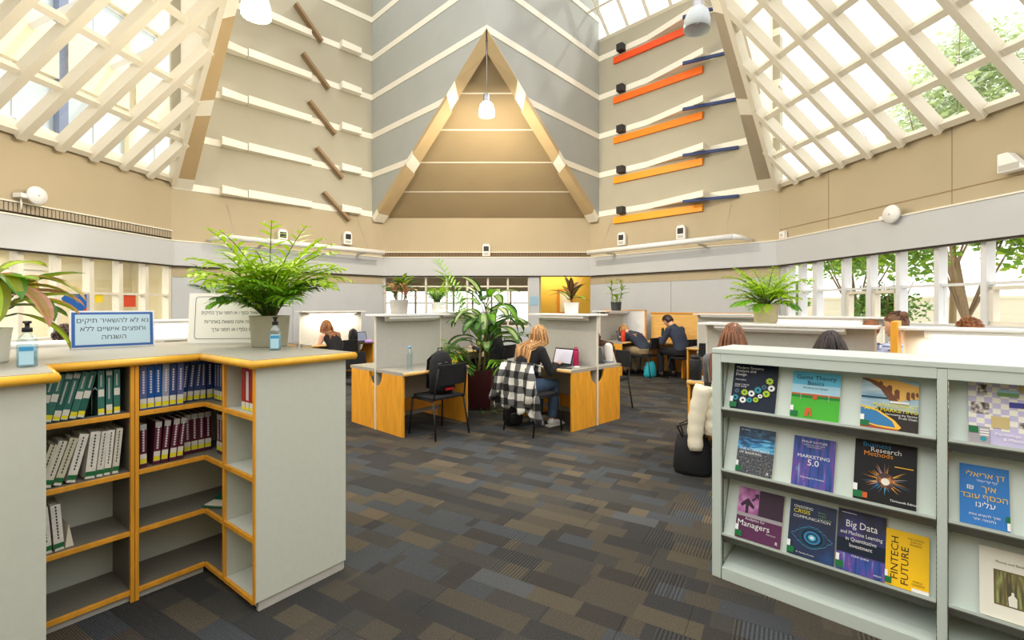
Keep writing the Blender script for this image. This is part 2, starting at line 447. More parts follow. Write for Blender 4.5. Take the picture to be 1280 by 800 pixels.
# noticeboard in the alcove
bx_, bz_ = hit(FN, 697, 393, -2.19); bx0, bz1 = hit(FN, 716, 361, -2.19)
nb = empty('notice_board', M=FN @ Matrix.Translation(((bx_ + bx0) / 2, -2.18, 0)), label='small notice board in a wooden frame on the yellow alcove wall', cat='board')
hw = abs(bx_ - bx0) / 2
MB().box(-hw, hw, -.01, .03, bz_, bz1).build('frame', 'wood_shade', nb, bevel=.004)
MB().box(-hw + .07, hw - .07, .03, .034, bz_ + .08, bz1 - .08).build('board', 'cream', nb)
MB().box(-.1, .1, .034, .036, bz_ + .2, bz1 - .2).build('paper', 'white', nb)
# small blue notice on the column
cx_, cz_ = hit(FN, 667.5, 376, .03)
o = MB().box(-.11, .11, 0, .006, -.12, .12).build('notice_sheet', mat('paper_blue', (150, 190, 215), .6)); o.matrix_world = FN @ Matrix.Translation((cx_, .031, cz_))
tag(o, 'small pale blue notice fixed to the pale column beside the yellow alcove', 'notice')

# ---- N wedge: walls F1, F2 above the triangular soffit
def edge_z(fr): return RING + 2.95 * fr
w = struct('wall_wedge_left', MB().box(0, .01, -.3, -.21, TOP - .2, TOP), 'plaster_cool', FF1)
def poly_tiers(parent, L, near0):
    """near0: the apex end is x = 0"""
    zs = [RING] + ks[1:] + [TOP]
    def xs(z):
        f = max(0, min(1, (z - RING) / 2.95))
        return ((L - L * f) if near0 else 0.), (L if near0 else L * f)
    for i in range(len(zs) - 1):
        a, b = zs[i] + (.07 if i else 0), zs[i + 1] - (.07 if i < len(zs) - 2 else 0)
        sub = [a, b] if not (a < RING + 2.95 < b) else [a, RING + 2.95, b]
        pl = [(xs(z)[0], z) for z in sub] + [(xs(z)[1], z) for z in sub[::-1]]
        MB().prism(pl, -.12, 0, 'y').build('wall_tier', 'plaster_cool', parent)
    for z in ks[1:]:
        a, b = z - .07, z + .07
        pl = [(xs(a)[0], a), (xs(a)[1], a), (xs(b)[1], b), (xs(b)[0], b)]
        MB().prism(pl, -.12, .012, 'y').build('wall_strip', 'strip_white', parent)
poly_tiers(w, LF1, True)
w = struct('wall_wedge_right', MB().box(LF2 - .01, LF2, -.3, -.21, TOP - .2, TOP), 'plaster_cool', FF2)
poly_tiers(w, LF2, False)

def slab3(pts, th, m=0, mb=None):
    """a flat polygon in space given thickness th away from its front"""
    pts = [Vector(p) for p in pts]; n = (pts[1] - pts[0]).cross(pts[-1] - pts[0]).normalized(); k = len(pts)
    v = pts + [p + n * th for p in pts]
    fs = [list(range(k)), list(range(k, 2 * k))[::-1]] + [(i, (i + 1) % k, k + (i + 1) % k, k + i) for i in range(k)]
    return (mb or MB()).add(v, fs, m)
def lerp(a, b, t): return Vector(a) + (Vector(b) - Vector(a)) * t
def beam(name, i0, i1, o0, o1, flip, zr):
    """a raking beam between an inner and an outer edge, its pale bands level with the wall strips"""
    root = empty(name, (0, 0, 0)); root['kind'] = 'structure'
    cuts = [0.]
    z0, z1 = i0[2], i1[2]
    for z in ks[:4]:
        for q in (z - .09, z + .09):
            t = (q - z0) / (z1 - z0)
            if 0 < t < 1: cuts.append(t)
    cuts.append(1.)
    for k in range(len(cuts) - 1):
        a, b = cuts[k], cuts[k + 1]
        zm = z0 + (z1 - z0) * (a + b) / 2
        pale = any(abs(zm - z) < .1 for z in ks)
        q = [lerp(i0, i1, a), lerp(i0, i1, b), lerp(o0, o1, b), lerp(o0, o1, a)]
        if flip: q = [q[0], q[3], q[2], q[1]]
        slab3(q, .16).build('beam_band' if pale else 'beam_segment', 'strip_white' if pale else zr, root)
    return root
AI = (-.5, 9.45, 6.6)
beam('trim_beam_north_left', (BL.x, BL.y, RING), AI, (CNW.x, CNW.y, RING), (AP.x, AP.y - .03, 6.93), False, 'beam_tan')
beam('trim_beam_north_right', (BR.x, BR.y, RING), AI, (CNE.x, CNE.y, RING), (AP.x, AP.y - .03, 6.93), True, 'beam_tan')
AW = (-3.6, 6.25, 6.68); AE = (2.5, 6.1, 6.68)
beam('trim_beam_west', (PL.x, PL.y, RING), AW, (-6.466, 9.538, RING), (-3.38, 6.4, 6.95), False, 'beam_tan')
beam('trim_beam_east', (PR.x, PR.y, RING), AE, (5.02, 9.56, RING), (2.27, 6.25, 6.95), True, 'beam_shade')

# ---- triangular soffit of five brown panels
sf = struct('ceiling_triangle', slab3([(BL.x - .1, 12.62, RING - .05), (BR.x + .1, 12.62, RING - .05), (AI[0], AI[1] + .2, AI[2] + .1)], -.05), 'dark_gap')
for k in range(5):
    a, b = k * .2 + .003, k * .2 + .197
    L0, R0 = (BL.x, BL.y, RING), (BR.x, BR.y, RING)
    q = [lerp(L0, AI, a), lerp(R0, AI, a), lerp(R0, AI, b), lerp(L0, AI, b)]
    q = [p + Vector((0, .05, .03)) for p in q]
    slab3(q, .03).build('ceiling_panel', 'panel_brown', sf)
    if k:
        q = [lerp(L0, AI, k * .2 - .004), lerp(R0, AI, k * .2 - .004), lerp(R0, AI, k * .2 + .003), lerp(L0, AI, k * .2 + .003)]
        slab3([p + Vector((0, .035, .02)) for p in q], .02).build('joint_strip', 'frame_cream', sf)
o = MB().lathe([(0, 0), (.07, 0), (.07, .05), (0, .05)], 16, cap=False).build('ceiling_hook_plate', 'black_cube')
o.matrix_world = Matrix.Translation((-.497, 9.27, 6.72)) @ Matrix.Rotation(R(62), 4, 'X'); tag(o, 'small dark round plate at the tip of the brown triangle', 'plate')

# ---- glazed lattices over the west and east walls
def lattice(name, F, sg, z0, ta, ya, za, mf, qs, step=.51, mw=.10, rw=.085):
    root = empty(name, M=F); root['kind'] = 'structure'
    def P(t, q, n=0.):
        sl = Vector((0, ya, za - z0)).normalized(); nn = Vector((0, sl.z, -sl.y))   # into the room and down
        return Vector((sg * t, ya * q, z0 + (za - z0) * q)) + nn * n
    def bar(nm, t0, q0, t1, q1, wd, dp):
        a, b = P(t0, q0), P(t1, q1); d = (b - a).normalized()
        nn = (P(0, 0, 1) - P(0, 0)); s_ = d.cross(nn).normalized() * (wd / 2)
        v = [a - s_, a + s_, a + s_ + nn * dp, a - s_ + nn * dp]; v += [p + (b - a) for p in v]
        MB().add(v, [(0, 1, 2, 3), (4, 7, 6, 5), (0, 4, 5, 1), (1, 5, 6, 2), (2, 6, 7, 3), (3, 7, 4, 0)]).build(nm, mf, root)
    base = 2 * ta
    bar('sill', 0, .012, base, .012, .09, .10)
    bar('edge_rail', .04, 0, ta, 1, .09, .16); bar('edge_rail', base - .04, 0, ta, 1, .09, .16)
    n = int(base / step)
    ts = [step * (i + 1) + .05 for i in range(n) if step * (i + 1) < base - .1]
    for t in ts:
        qm = min(t, base - t) / ta
        if qm > .1: bar('mullion', t, 0, t, min(1, qm), mw, .17)
    for q in qs:
        e = [q * ta] + [t for t in ts if q * ta < t < base - q * ta] + [base - q * ta]
        for i in range(len(e) - 1):
            if e[i + 1] - e[i] > .12: bar('rail', e[i] + .04, q, e[i + 1] - .04, q, rw, .12)
    cols = [0] + ts + [base]; rows = [0] + list(qs) + [1]
    for i in range(len(cols) - 1):
        for j in range(len(rows) - 1):
            pl = [(cols[i], rows[j]), (cols[i + 1], rows[j]), (cols[i + 1], rows[j + 1]), (cols[i], rows[j + 1])]
            for fn in (lambda p: p[0] - p[1] * ta, lambda p: (base - p[0]) - p[1] * ta):
                out = []
                for k in range(len(pl)):
                    a, b = pl[k], pl[(k + 1) % len(pl)]; fa, fb = fn(a), fn(b)
                    if fa >= 0: out.append(a)
                    if (fa > 0) != (fb > 0) and abs(fa - fb) > 1e-9:
                        u = fa / (fa - fb); out.append((a[0] + (b[0] - a[0]) * u, a[1] + (b[1] - a[1]) * u))
                pl = out
                if len(pl) < 3: break
            if len(pl) >= 3:
                MB().add([P(p[0], p[1], -.01) for p in pl], [list(range(len(pl)))]).build('pane', 'glass', root, recalc=False)
    return root
lattice('window_3', FW, 1, 4.0, 2.6, 3.51, 6.68, 'frame_cream', (.22, .43, .64, .85), mw=.12)
lattice('window_4', FE, -1, 3.88, 2.79, 3.19, 6.68, 'frame_cream', (.155, .325, .495, .665, .835), mw=.085)

# ---- west wall with a window into the office beyond
w = struct('wall_west', MB().box(0, 12.6, -.2, 0, 0, 1.0).box(8.5, 12.6, -.2, 0, 1.0, BZ0), 'wall_low', FW)
MB().box(-.02, 12.6, -.2, 0, BZ0, 2.82).build('head_wall', 'plaster_tan', w)
MB().prism([(0, 3.0), (12.6, 3.0), (12.6, 4.05), (0, 4.0)], -.2, 0, 'y').build('ring_wall', 'plaster_tan', w)
MB().box(-.02, 8.5, -.2, -.03, 2.82, 3.0).build('grille_backing', 'dark_gap', w)
g = MB()
for i in range(150): g.box(i * .055, i * .055 + .04, -.03, .01, 2.85, 2.97)
tag(g.build('grille_slats', 'beam_shade', w, recalc=False), kind='stuff')
MB().box(0, 8.5, 0, .03, 2.98, 3.0).build('grille_edge', 'strip_white', w)
o = band(FW, .04, 8.5)
ww = struct('window_5', MB().box(0, 8.5, -.14, .04, .97, 1.03), 'frame_cream', FW)
ws = [.03] + [.53 + .5 * i for i in range(16)]
for i, a in enumerate(ws):
    MB().box(a - .035, a + .035, -.14, .0, 1.03, BZ0).build('mullion', 'frame_cream', ww)
for i in range(len(ws) - 1):
    MB().box(ws[i] + .035, ws[i + 1] - .035, -.12, -.04, 1.70, 1.74).build('transom', 'frame_cream', ww)
    MB().box(ws[i] + .035, ws[i + 1] - .035, -.085, -.08, 1.03, 1.70).build('pane', 'glass_room', ww)
    MB().box(ws[i] + .035, ws[i + 1] - .035, -.085, -.08, 1.74, BZ0).build('pane', 'glass_room', ww)
ow = struct('wall_office_west', MB().box(-3, 8.5, -4.2, -4.0, 0, 2.8), 'cream', FW)
MB().box(-3, -2.9, -4, -.2, 0, 2.8).build('side_wall', 'cream', ow)
struct('ceiling_office_west', MB().box(-3, 8.5, -4.2, -.2, 2.7, 2.8), 'white', FW)
struct('floor_office_west', MB().box(-3, 8.5, -4.2, -.2, -.2, 0), 'laminate_dark', FW)
for i in range(5):
    for j in range(2):
        o = MB().box(-.6, .6, -.15, .15, 0, .03).build('ceiling_light', 'panel_on'); o.matrix_world = FW @ Matrix.Translation((-1.4 + i * 1.9, -1.2 - j * 1.8, 2.67))
        tag(o, 'bright ceiling panel light in the left office, %s row, %s from the blue door' % (['front', 'rear'][j], ['first', 'second', 'third', 'fourth', 'fifth'][i]), 'light', 'panel lights in the left office')
DX = hit(FW, 197, 350, -3.95)[0]
dr = struct('door_1', MB().box(DX - .45, DX + .45, -3.98, -3.93, 0, 2.05), mat('door_blue', (176, 180, 226), .5), FW)
MB().box(DX - .53, DX - .45, -4, -3.9, 0, 2.12).box(DX + .45, DX + .53, -4, -3.9, 0, 2.12).box(DX - .53, DX + .53, -4, -3.9, 2.05, 2.12).build('door_frame', 'frame_cream', dr)
MB().tube([(DX - .38, -3.93, 1.02), (DX - .38, -3.88, 1.02), (DX - .26, -3.88, 1.02)], .012, 6).build('door_handle', 'chrome', dr)
struct('wall_south', MB().box(-9, 7.6, -3.3, -3.1, 0, 4.0), 'plaster_tan')
for i in range(3):
    p = FW @ Vector((.5 + 2.6 * i, -2.1, 2.6)); light('AREA', 'office_fill', p, 110, (1, .95, .84), 2.0)  # area lamps added to brighten the office, besides its ceiling panels
# roller blind housings seen in the office
for i in range(4):
    o = MB().box(-.85, .85, 0, .12, 0, .10).box(-.83, .83, .04, .06, -.42, 0, 0).build('roller_blind', 'frame_cream'); o.matrix_world = FW @ Matrix.Translation((.1 + i * 1.8, -3.99, 2.3))
    tag(o, 'cream roller blind on the left office wall, %s from the blue door' % ['first', 'second', 'third', 'fourth'][i], 'blind', 'blinds in the left office')

# ---- east wall with windows to the garden
w = struct('wall_east', MB().box(-12.6, 0, -.2, 0, 0, 1.25).box(-.18, 0, -.2, 0, 1.25, BZ0).box(-12.6, -8.5, -.2, 0, 1.25, BZ0), 'wall_low', FE)
MB().box(-12.6, .02, -.2, 0, BZ0, 3.88).build('ring_wall', 'plaster_tan', w)
for xx in (-1.2, -3.2): MB().box(xx - .004, xx + .004, 0, .004, BZ1, 3.85).build('wall_joint', 'slat_brown', w)
MB().box(-8.5, 0, 0, .006, 3.0, 3.012).build('wall_joint', 'slat_brown', w)
band(FE, -8.5, -.03)
we = struct('window_6', MB().box(-8.5, -.18, -.14, .03, 1.22, 1.27), 'frame_white', FE)
es = [.2, .52, .88, 1.49, 1.97, 2.45, 3.0, 3.56, 4.1, 4.65, 5.2, 5.75, 6.3]
for i, a in enumerate(es):
    wd = .05 if i == 2 else .032
    MB().box(-a - wd, -a + wd, -.14, .0, 1.27, BZ0).build('mullion', 'frame_white', we)
for i in range(len(es) - 1):
    a, b = -es[i + 1] + .032, -es[i] - .032
    MB().box(a, b, -.12, -.04, 1.765, 1.80).build('transom', 'frame_white', we)
    MB().box(a, b, -.085, -.08, 1.27, 1.765).build('pane', 'glass', we)
    MB().box(a, b, -.085, -.08, 1.80, BZ0).build('pane', 'glass', we)
    if i in (3, 4, 7, 8):
        MB().box(a, a + .05, -.13, -.03, 1.27, 1.74).box(b - .05, b, -.13, -.03, 1.27, 1.74).box(a, b, -.13, -.03, 1.70, 1.745).box(a, b, -.13, -.03, 1.27, 1.32).build('sash', 'frame_cream', we)

# ---- upper tower: side wedges, sloping north-east rooflight, flat glazed roof frame
def vwall(name, a, b, z0a, z0b, m):
    a = Vector(a); b = Vector(b); d = (b - a).normalized(); n = Vector((-d.y, d.x)) * .12
    v = []
    for p, z in ((a, z0a), (b, z0b)):
        v += [(p.x, p.y, z), (p.x + n.x, p.y + n.y, z), (p.x + n.x, p.y + n.y, TOP), (p.x, p.y, TOP)]
    struct(name, MB().add(v, [(0, 1, 2, 3), (4, 7, 6, 5), (0, 4, 5, 1), (1, 5, 6, 2), (2, 6, 7, 3), (3, 7, 4, 0)]), m)
wa = FW @ Vector((5.2, 0, 0)); ea = FE @ Vector((-5.58, 0, 0))
vwall('wall_wedge_west', (-6.6, 9.4), (AW[0], AW[1]), RING + .3, 6.9, 'outer_wall')
vwall('wall_wedge_west_near', (AW[0], AW[1]), (wa.x, wa.y), 6.9, RING + .3, 'outer_wall')
vwall('wall_wedge_east', (AE[0], AE[1]), (5.2, 9.4), 6.9, RING + .3, 'outer_wall')
vwall('wall_wedge_east_near', (ea.x, ea.y), (AE[0], AE[1]), RING + .3, 6.9, 'outer_wall')
rl = empty('window_7', M=FNE); rl['kind'] = 'structure'
def rp(x, q, n=0): return Vector((x, 2.1 * q - n * .69, 8.42 + 2.0 * q - n * .72))
for x in [i * .565 for i in range(9)]:
    a, b = rp(x, 0), rp(x, 1)
    MB().tube([a, b], .045, 4, smooth=False).build('mullion', 'frame_cream', rl)
for q in (0, .25, .5, .75, 1):
    MB().tube([rp(0, q), rp(LNE, q)], .05 if q in (0, 1) else .035, 4, smooth=False).build('rail', 'frame_cream', rl)
for i in range(8):
    for j in range(4):
        x0, x1 = i * .565, (i + 1) * .565
        MB().add([rp(x0, j * .25), rp(x1, j * .25), rp(x1, j * .25 + .25), rp(x0, j * .25 + .25)], [(0, 1, 2, 3)]).build('pane', 'glass', rl, recalc=False)
rf = MB()
for i in range(8): rf.box(-7 + i * 1.9, -6.9 + i * 1.9, 3.5, 12.6, TOP, TOP + .2)
for j in range(6): rf.box(-7, 6.6, 3.6 + j * 1.8, 3.7 + j * 1.8, TOP, TOP + .2)
struct('ceiling', rf, 'frame_cream')

# ---- outside
struct('ground_outside', MB().box(-60, 60, -20, 70, -.6, -.3), 'outer_ground')
# ================================================================ left bookcase (plan like stairs), its books and what stands on it
BC = Matrix.Translation((-2.126, 2.13, 0)) @ Matrix.Rotation(math.atan2(.8, .6), 4, 'Z')   # x along the middle shelves, y into their depth
bc = empty('bookcase', M=BC, label='low stepped library bookcase in pale grey laminate with yellow wood edges, its shelves half filled', cat='bookcase')
H = 1.24
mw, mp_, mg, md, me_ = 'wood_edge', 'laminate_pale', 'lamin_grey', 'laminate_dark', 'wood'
outline = [(-1.2, -.41), (-.025, -.41), (.01, -.02), (.64, -.02), (.64, -.625), (1.185, -.625), (1.185, 1.07), (-1.2, 1.07)]
MB().prism(outline, H - .034, H).build('worktop', mg, bc)
# rounded wood nosing along the front edges of the worktop
nose = [(-1.2, -.41), (-.025, -.41), (.01, -.02), (.64, -.02), (.64, -.625), (1.185, -.625), (1.185, 1.07)]
for a, b in zip(nose[:-1], nose[1:]):
    a = Vector((*a, H - .022)); b = Vector((*b, H - .022)); d = (b - a).normalized() * .018
    MB().tube([a - d * 0.9, b + d * .9], [(.02, .024)] * 2, 10, up=(0, 0, 1), smooth=True).build('wood_nosing', mw, bc)
# carcass
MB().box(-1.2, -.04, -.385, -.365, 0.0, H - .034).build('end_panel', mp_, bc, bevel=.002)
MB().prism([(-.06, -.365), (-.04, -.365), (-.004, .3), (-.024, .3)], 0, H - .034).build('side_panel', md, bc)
MB().box(.66, 1.16, -.60, -.582, .05, H - .034).build('end_panel', mp_, bc, bevel=.002)
MB().box(.68, 1.15, -.59, -.57, 0, .05).build('plinth', 'part_grey', bc)
MB().box(1.142, 1.16, -.582, 1.05, 0, H - .034).build('side_panel', mp_, bc)
MB().box(-.024, .97, .30, .315, .05, H - .034).build('back_panel', mp_, bc)
MB().box(.955, .97, -.582, .30, .05, H - .034).build('back_panel', mp_, bc)
MB().box(-1.2, 1.16, 1.03, 1.05, 0, H - .034).build('back_panel', mp_, bc)
SZ = [.06, .36, .66, .96]
for z in SZ:
    # one shelf that turns the inner corner, one shelf in the bay right of the post
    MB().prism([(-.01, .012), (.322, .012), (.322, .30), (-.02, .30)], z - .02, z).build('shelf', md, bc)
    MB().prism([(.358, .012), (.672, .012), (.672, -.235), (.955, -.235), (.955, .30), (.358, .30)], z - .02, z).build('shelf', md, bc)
    MB().box(.672, .955, -.582, -.255, z - .02, z).build('shelf', mp_, bc)
    MB().box(-.02, .322, -.004, .012, z - .022, z + .002).build('shelf_edge', me_, bc, bevel=.002)
    MB().box(.358, .66, -.004, .012, z - .022, z + .002).build('shelf_edge', me_, bc, bevel=.002)
    MB().box(.656, .672, -.235, .0, z - .022, z + .002).build('shelf_edge', me_, bc, bevel=.002)
    MB().box(.656, .672, -.582, -.255, z - .022, z + .002).build('shelf_edge', me_, bc, bevel=.002)
MB().box(-.02, .66, .02, .035, 0, .04).build('plinth', 'part_grey', bc)
MB().box(.69, .705, -.582, .02, 0, .04).build('plinth', 'part_grey', bc)
for x in (.322, .341):
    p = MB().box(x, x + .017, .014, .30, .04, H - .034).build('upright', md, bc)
    MB().box(x, x + .0175, -.008, .014, .0, H - .034).build('upright_edge', me_, bc, bevel=.003)
MB().box(.672, .955, -.253, -.237, .04, H - .034).build('upright', mp_, bc)
MB().box(.656, .672, -.255, -.235, .04, H - .034).build('upright_edge', me_, bc, bevel=.002)
MB().box(.656, .662, -.602, -.580, .05, H - .034).build('upright_edge', me_, bc)

for n_, c_ in dict(green_a=(44, 108, 98), green_b=(58, 118, 106), green_c=(36, 98, 88), blue_a=(92, 104, 158), blue_b=(16, 84, 160), blue_c=(52, 74, 128), blue_d=(34, 58, 112),
                   blue_pale=(150, 160, 186), maroon_a=(92, 30, 56), maroon_b=(82, 24, 44), red_a=(168, 24, 30), cream_a=(222, 220, 204), cream_b=(228, 226, 216), cream_c=(212, 208, 182), ivory=(236, 234, 224)).items():
    mat('cover_' + n_, c_, .32, var=.12, scale=40)
mat('label_yellow', (236, 226, 40), .5); mat('label_white', (226, 226, 214), .5); mat('label_grey', (180, 184, 178), .5); mat('label_green', (22, 110, 60), .5)
mat('print_dark', (50, 50, 54), .6); mat('print_pale', (224, 218, 224), .5); mat('page', (232, 226, 206), .8); mat('print_gold', (200, 180, 120), .5)
ORD = 'first second third fourth fifth sixth seventh eighth ninth tenth eleventh twelfth thirteenth'.split()
def shelf_book(M, th, h, d, cov, style, label, group, lean=0., cat='book'):
    """M: frame at the spine's lower left corner, x across the spine, y into the shelf, z up"""
    T = M @ Matrix.Translation((th if lean > 0 else 0, 0, 0)) @ Matrix.Rotation(lean, 4, 'Y') @ Matrix.Translation((-th if lean > 0 else 0, 0, 0))
    b = MB()
    c = .0025
    b.box(0, c, 0, d, 0, h).box(th - c, th, 0, d, 0, h).box(c, th - c, 0, c, 0, h)
    o = b.build('book', 'cover_' + cov); o.matrix_world = T
    MB().box(c, th - c, c, d - .004, .004, h - .004).build('pages', 'page', o)
    f = -.0008
    if style == 'green':
        MB().box(.001, th - .001, f, 0, .004, .030).build('label', 'label_white', o)
        MB().box(.001, th - .001, f - .0003, 0, .014, .034).build('label', 'label_yellow', o)
        MB().box(.001, th - .001, f, 0, h * .42, h * .58).build('label', 'label_white', o)
        MB().box(th * .35, th * .6, f, 0, h * .64, h * .90).build('spine_title', 'label_grey', o)
    elif style == 'green2':
        MB().box(.001, th - .001, f, 0, .004, .050).build('label', 'label_white', o)
        MB().box(.001, th - .001, f - .0003, 0, .008, .022).build('label', 'label_yellow', o)
        MB().box(.001, th - .001, f, 0, h * .88, h * .97).build('label', 'label_grey', o)
        MB().box(th * .35, th * .6, f, 0, h * .35, h * .82).build('spine_title', 'label_grey', o)
    elif style in ('blue', 'maroon'):
        z0 = .006 if style == 'blue' else .018
        MB().box(.001, th - .001, f, 0, z0, z0 + .05).build('label', 'label_white', o)
        MB().box(.001, th - .001, f - .0003, 0, z0 + .002, z0 + .024).build('label', 'label_yellow', o)
        t = MB()
        for k in range(9): t.box(th * .38, th * .66, f, 0, h * .36 + k * .0135, h * .36 + k * .0135 + .0095)
        t.build('spine_title', 'print_pale', o)
        if style == 'maroon': MB().box(.001, th - .001, f, 0, h * .86, h * .99).build('label', 'label_grey', o)
    elif style == 'cream':
        MB().box(0, th, f, 0, .004, .034).build('band', 'label_green', o)
        MB().box(.002, th - .002, f - .0003, 0, .0, .012).build('label', 'label_white', o)
        t = MB()
        for k in range(11): t.box(th * .42, th * .58, f, 0, h * .25 + k * .0145, h * .25 + k * .0145 + .010)
        t.build('spine_title', 'print_dark', o)
    elif style == 'red':
        MB().box(.001, th - .001, f, 0, .004, .04).build('label', 'label_white', o)
        MB().box(.001, th - .001, f - .0003, 0, .0, .014).build('label', 'label_yellow', o)
    tag(o, label, cat, group)
    return o
def A(x, y, z): return BC @ Matrix.Translation((x, y, z))
g = 'green bound volumes on the top left shelf'
xs = [-.015, .012, .040, .068, .098, .126]
for i, x in enumerate(xs):
    st = 'green' if i not in (2, 3) else 'green2'
    shelf_book(A(x, .035, .962), .026, .225, .16, ['green_a', 'green_b', 'green_c', 'green_a', 'green_b', 'green_c'][i], st,
               'leaning green volume with a yellow label, %s from the left on the top left shelf' % ORD[i], g, lean=R(13))
for i, x in enumerate((.205, .236, .266)):
    shelf_book(A(x, .035, .962), .025, .222, .16, ['green_b', 'green_a', 'green_b'][i], ['green', 'green2', 'green'][i],
               ('upright green volume on the top left shelf, ' + ['first after the wire bookend', 'between two other upright ones', 'last before the yellow post'][i]), g)
be = empty('bookend', M=A(.185, .05, .962), label='thin silver wire bookend between the leaning and upright green volumes', cat='bookend')
MB().tube([(0, 0, .004), (0, 0, .12), (.012, .0, .14), (.024, 0, .12), (.03, 0, .004)], .0022, 6).build('wire_loop', 'chrome', be)
MB().box(-.02, .05, -.01, .08, 0, .0025).build('foot_plate', 'chrome', be)
g = 'cream volumes on the second left shelf'
rows = [(-.02, .028, 'cream_c', .20, 16), (.008, .030, 'cream_a', .21, 16), (.044, .03, 'cream_c', .215, 16), (.088, .034, 'ivory', .225, 13), (.155, .038, 'ivory', .225, 6), (.197, .026, 'cream_b', .22, 6), (.226, .026, 'ivory', .22, 5), (.258, .026, 'cream_a', .222, 5)]
for i, (x, th, cv, h, le) in enumerate(rows):
    shelf_book(A(x, .035, .662), th, h, .16, cv, 'cream', 'cream volume with a green foot band, %s from the left on the second shelf' % ORD[i], g, lean=R(le))
g = 'white volumes on the third left shelf'
for i, (x, th) in enumerate(((-.02, .03), (.012, .03), (.05, .034))):
    shelf_book(A(x, .03, .362), th, .215, .16, 'ivory', 'cream', 'white volume with a green foot band, %s of the three on the third shelf' % ['left one', 'middle one', 'right one'][i], g, lean=-R(4))
o = MB().add([(0, 0, 0), (.03, 0, 0), (.012, 0, .11), (0, .14, 0), (.03, .14, 0), (.012, .14, .10)], [(0, 1, 2), (3, 5, 4), (0, 3, 4, 1), (1, 4, 5, 2), (0, 2, 5, 3)]).build('booklet', 'page')
o.matrix_world = A(.088, .04, .362); tag(o, 'thin white booklet leaning against the white volumes on the third shelf', 'booklet')
g = 'blue bound volumes on the top shelf'
bl = [(.372, .03, 'blue_a', 0, .035), (.404, .03, 'blue_b', 0, .035), (.436, .03, 'blue_b', 0, .035), (.468, .031, 'blue_pale', 1, .035), (.502, .03, 'blue_c', 1, .035), (.535, .03, 'blue_a', 1, .03),
      (.568, .028, 'blue_d', 5, .085), (.600, .028, 'blue_c', 5, .085), (.632, .030, 'blue_c', 5, .085), (.667, .028, 'blue_c', 1, .085), (.702, .03, 'blue_d', 0, .085), (.735, .03, 'blue_d', 0, .085)]
for i, (x, th, cv, le, y) in enumerate(bl):
    shelf_book(A(x, y, .962), th, .228 if y < .05 else .232, .15, cv, 'blue', 'blue volume with white and yellow labels, %s from the left on the top shelf' % ORD[i], g, lean=R(le))
def B(y, z, off=.04): return BC @ Matrix.Translation((.672 + off, y, z)) @ Matrix.Rotation(-PI / 2, 4, 'Z')
g2 = 'volumes standing in the inner corner'
for i, y in enumerate((.07, .035, .0, -.035, -.07, -.105, -.14, -.175)):
    shelf_book(B(y, .962, .05), .032, .232, .15, ['blue_d', 'blue_c', 'blue_d', 'blue_d', 'blue_c', 'blue_d', 'blue_d', 'blue_c'][i], 'blue',
               'dark blue volume in the corner return of the top shelf, %s from the corner' % ORD[i], 'blue volumes in the corner return') if y < .04 else None
g = 'maroon bound volumes on the second shelf'
ma = [(.372, .03, 0, .035), (.428, .03, 3, .035), (.462, .03, 5, .035), (.500, .03, 6, .035), (.534, .028, 6, .035), (.592, .033, 0, .10), (.627, .033, 0, .10), (.662, .033, 0, .10), (.697, .033, 0, .10)]
for i, (x, th, le, y) in enumerate(ma):
    shelf_book(A(x, y, .662), th, .225, .15, 'maroon_a' if i % 2 else 'maroon_b', 'maroon', 'maroon volume with yellow label, %s from the left on the second shelf' % ORD[i], g, lean=R(le))
for i, y in enumerate((.0, -.035, -.07, -.105, -.14, -.175)):
    shelf_book(B(y, .662, .05), .032, .225, .15, 'maroon_b' if i % 2 else 'maroon_a', 'maroon', 'maroon volume in the corner return of the second shelf, %s from the corner' % ORD[i], 'maroon volumes in the corner return')
for i, y in enumerate((-.345, -.39, -.435)):
    shelf_book(B(y, .962, .035), .042, .215, .15, 'red_a', 'red', 'red volume in the narrow right bay, ' + ['left one', 'middle one with a white spine strip', 'right one'][i], 'red volumes in the narrow right bay')
o = [c for c in bpy.data.objects if c.name.startswith('book') and c.get('label', '').startswith('red volume') and 'middle' in c['label']][0]
MB().box(.008, .036, -.0012, 0, .05, .20).build('spine_title', 'print_pale', o)
for i, y in enumerate((-.50, -.53)):
    shelf_book(B(y, .662, .03), .026, .22, .15, 'maroon_b', 'maroon', 'maroon volume leaning in the narrow right bay, ' + ('left of the pair' if i == 0 else 'right of the pair'), 'maroon volumes in the narrow right bay', lean=R(9))
fo = empty('folder', M=BC @ Matrix.Translation((.80, -.05, .365)) @ Matrix.Rotation(R(-60), 4, 'Z'), label='dark green plastic folder lying askew on the third shelf in the inner corner', cat='folder')
mat('folder_green', (16, 92, 58), .35)
MB().box(-.14, .14, -.09, .10, .0, .006).build('lower_cover', 'folder_green', fo)
MB().box(-.14, .14, -.09, .10, 0, .004, 0, Matrix.Translation((0, 0, .008)) @ Matrix.Rotation(R(14), 4, 'X')).build('upper_cover', 'folder_green', fo)
MB().box(-.13, .13, -.08, .09, .007, .011).build('sheets', 'page', fo)

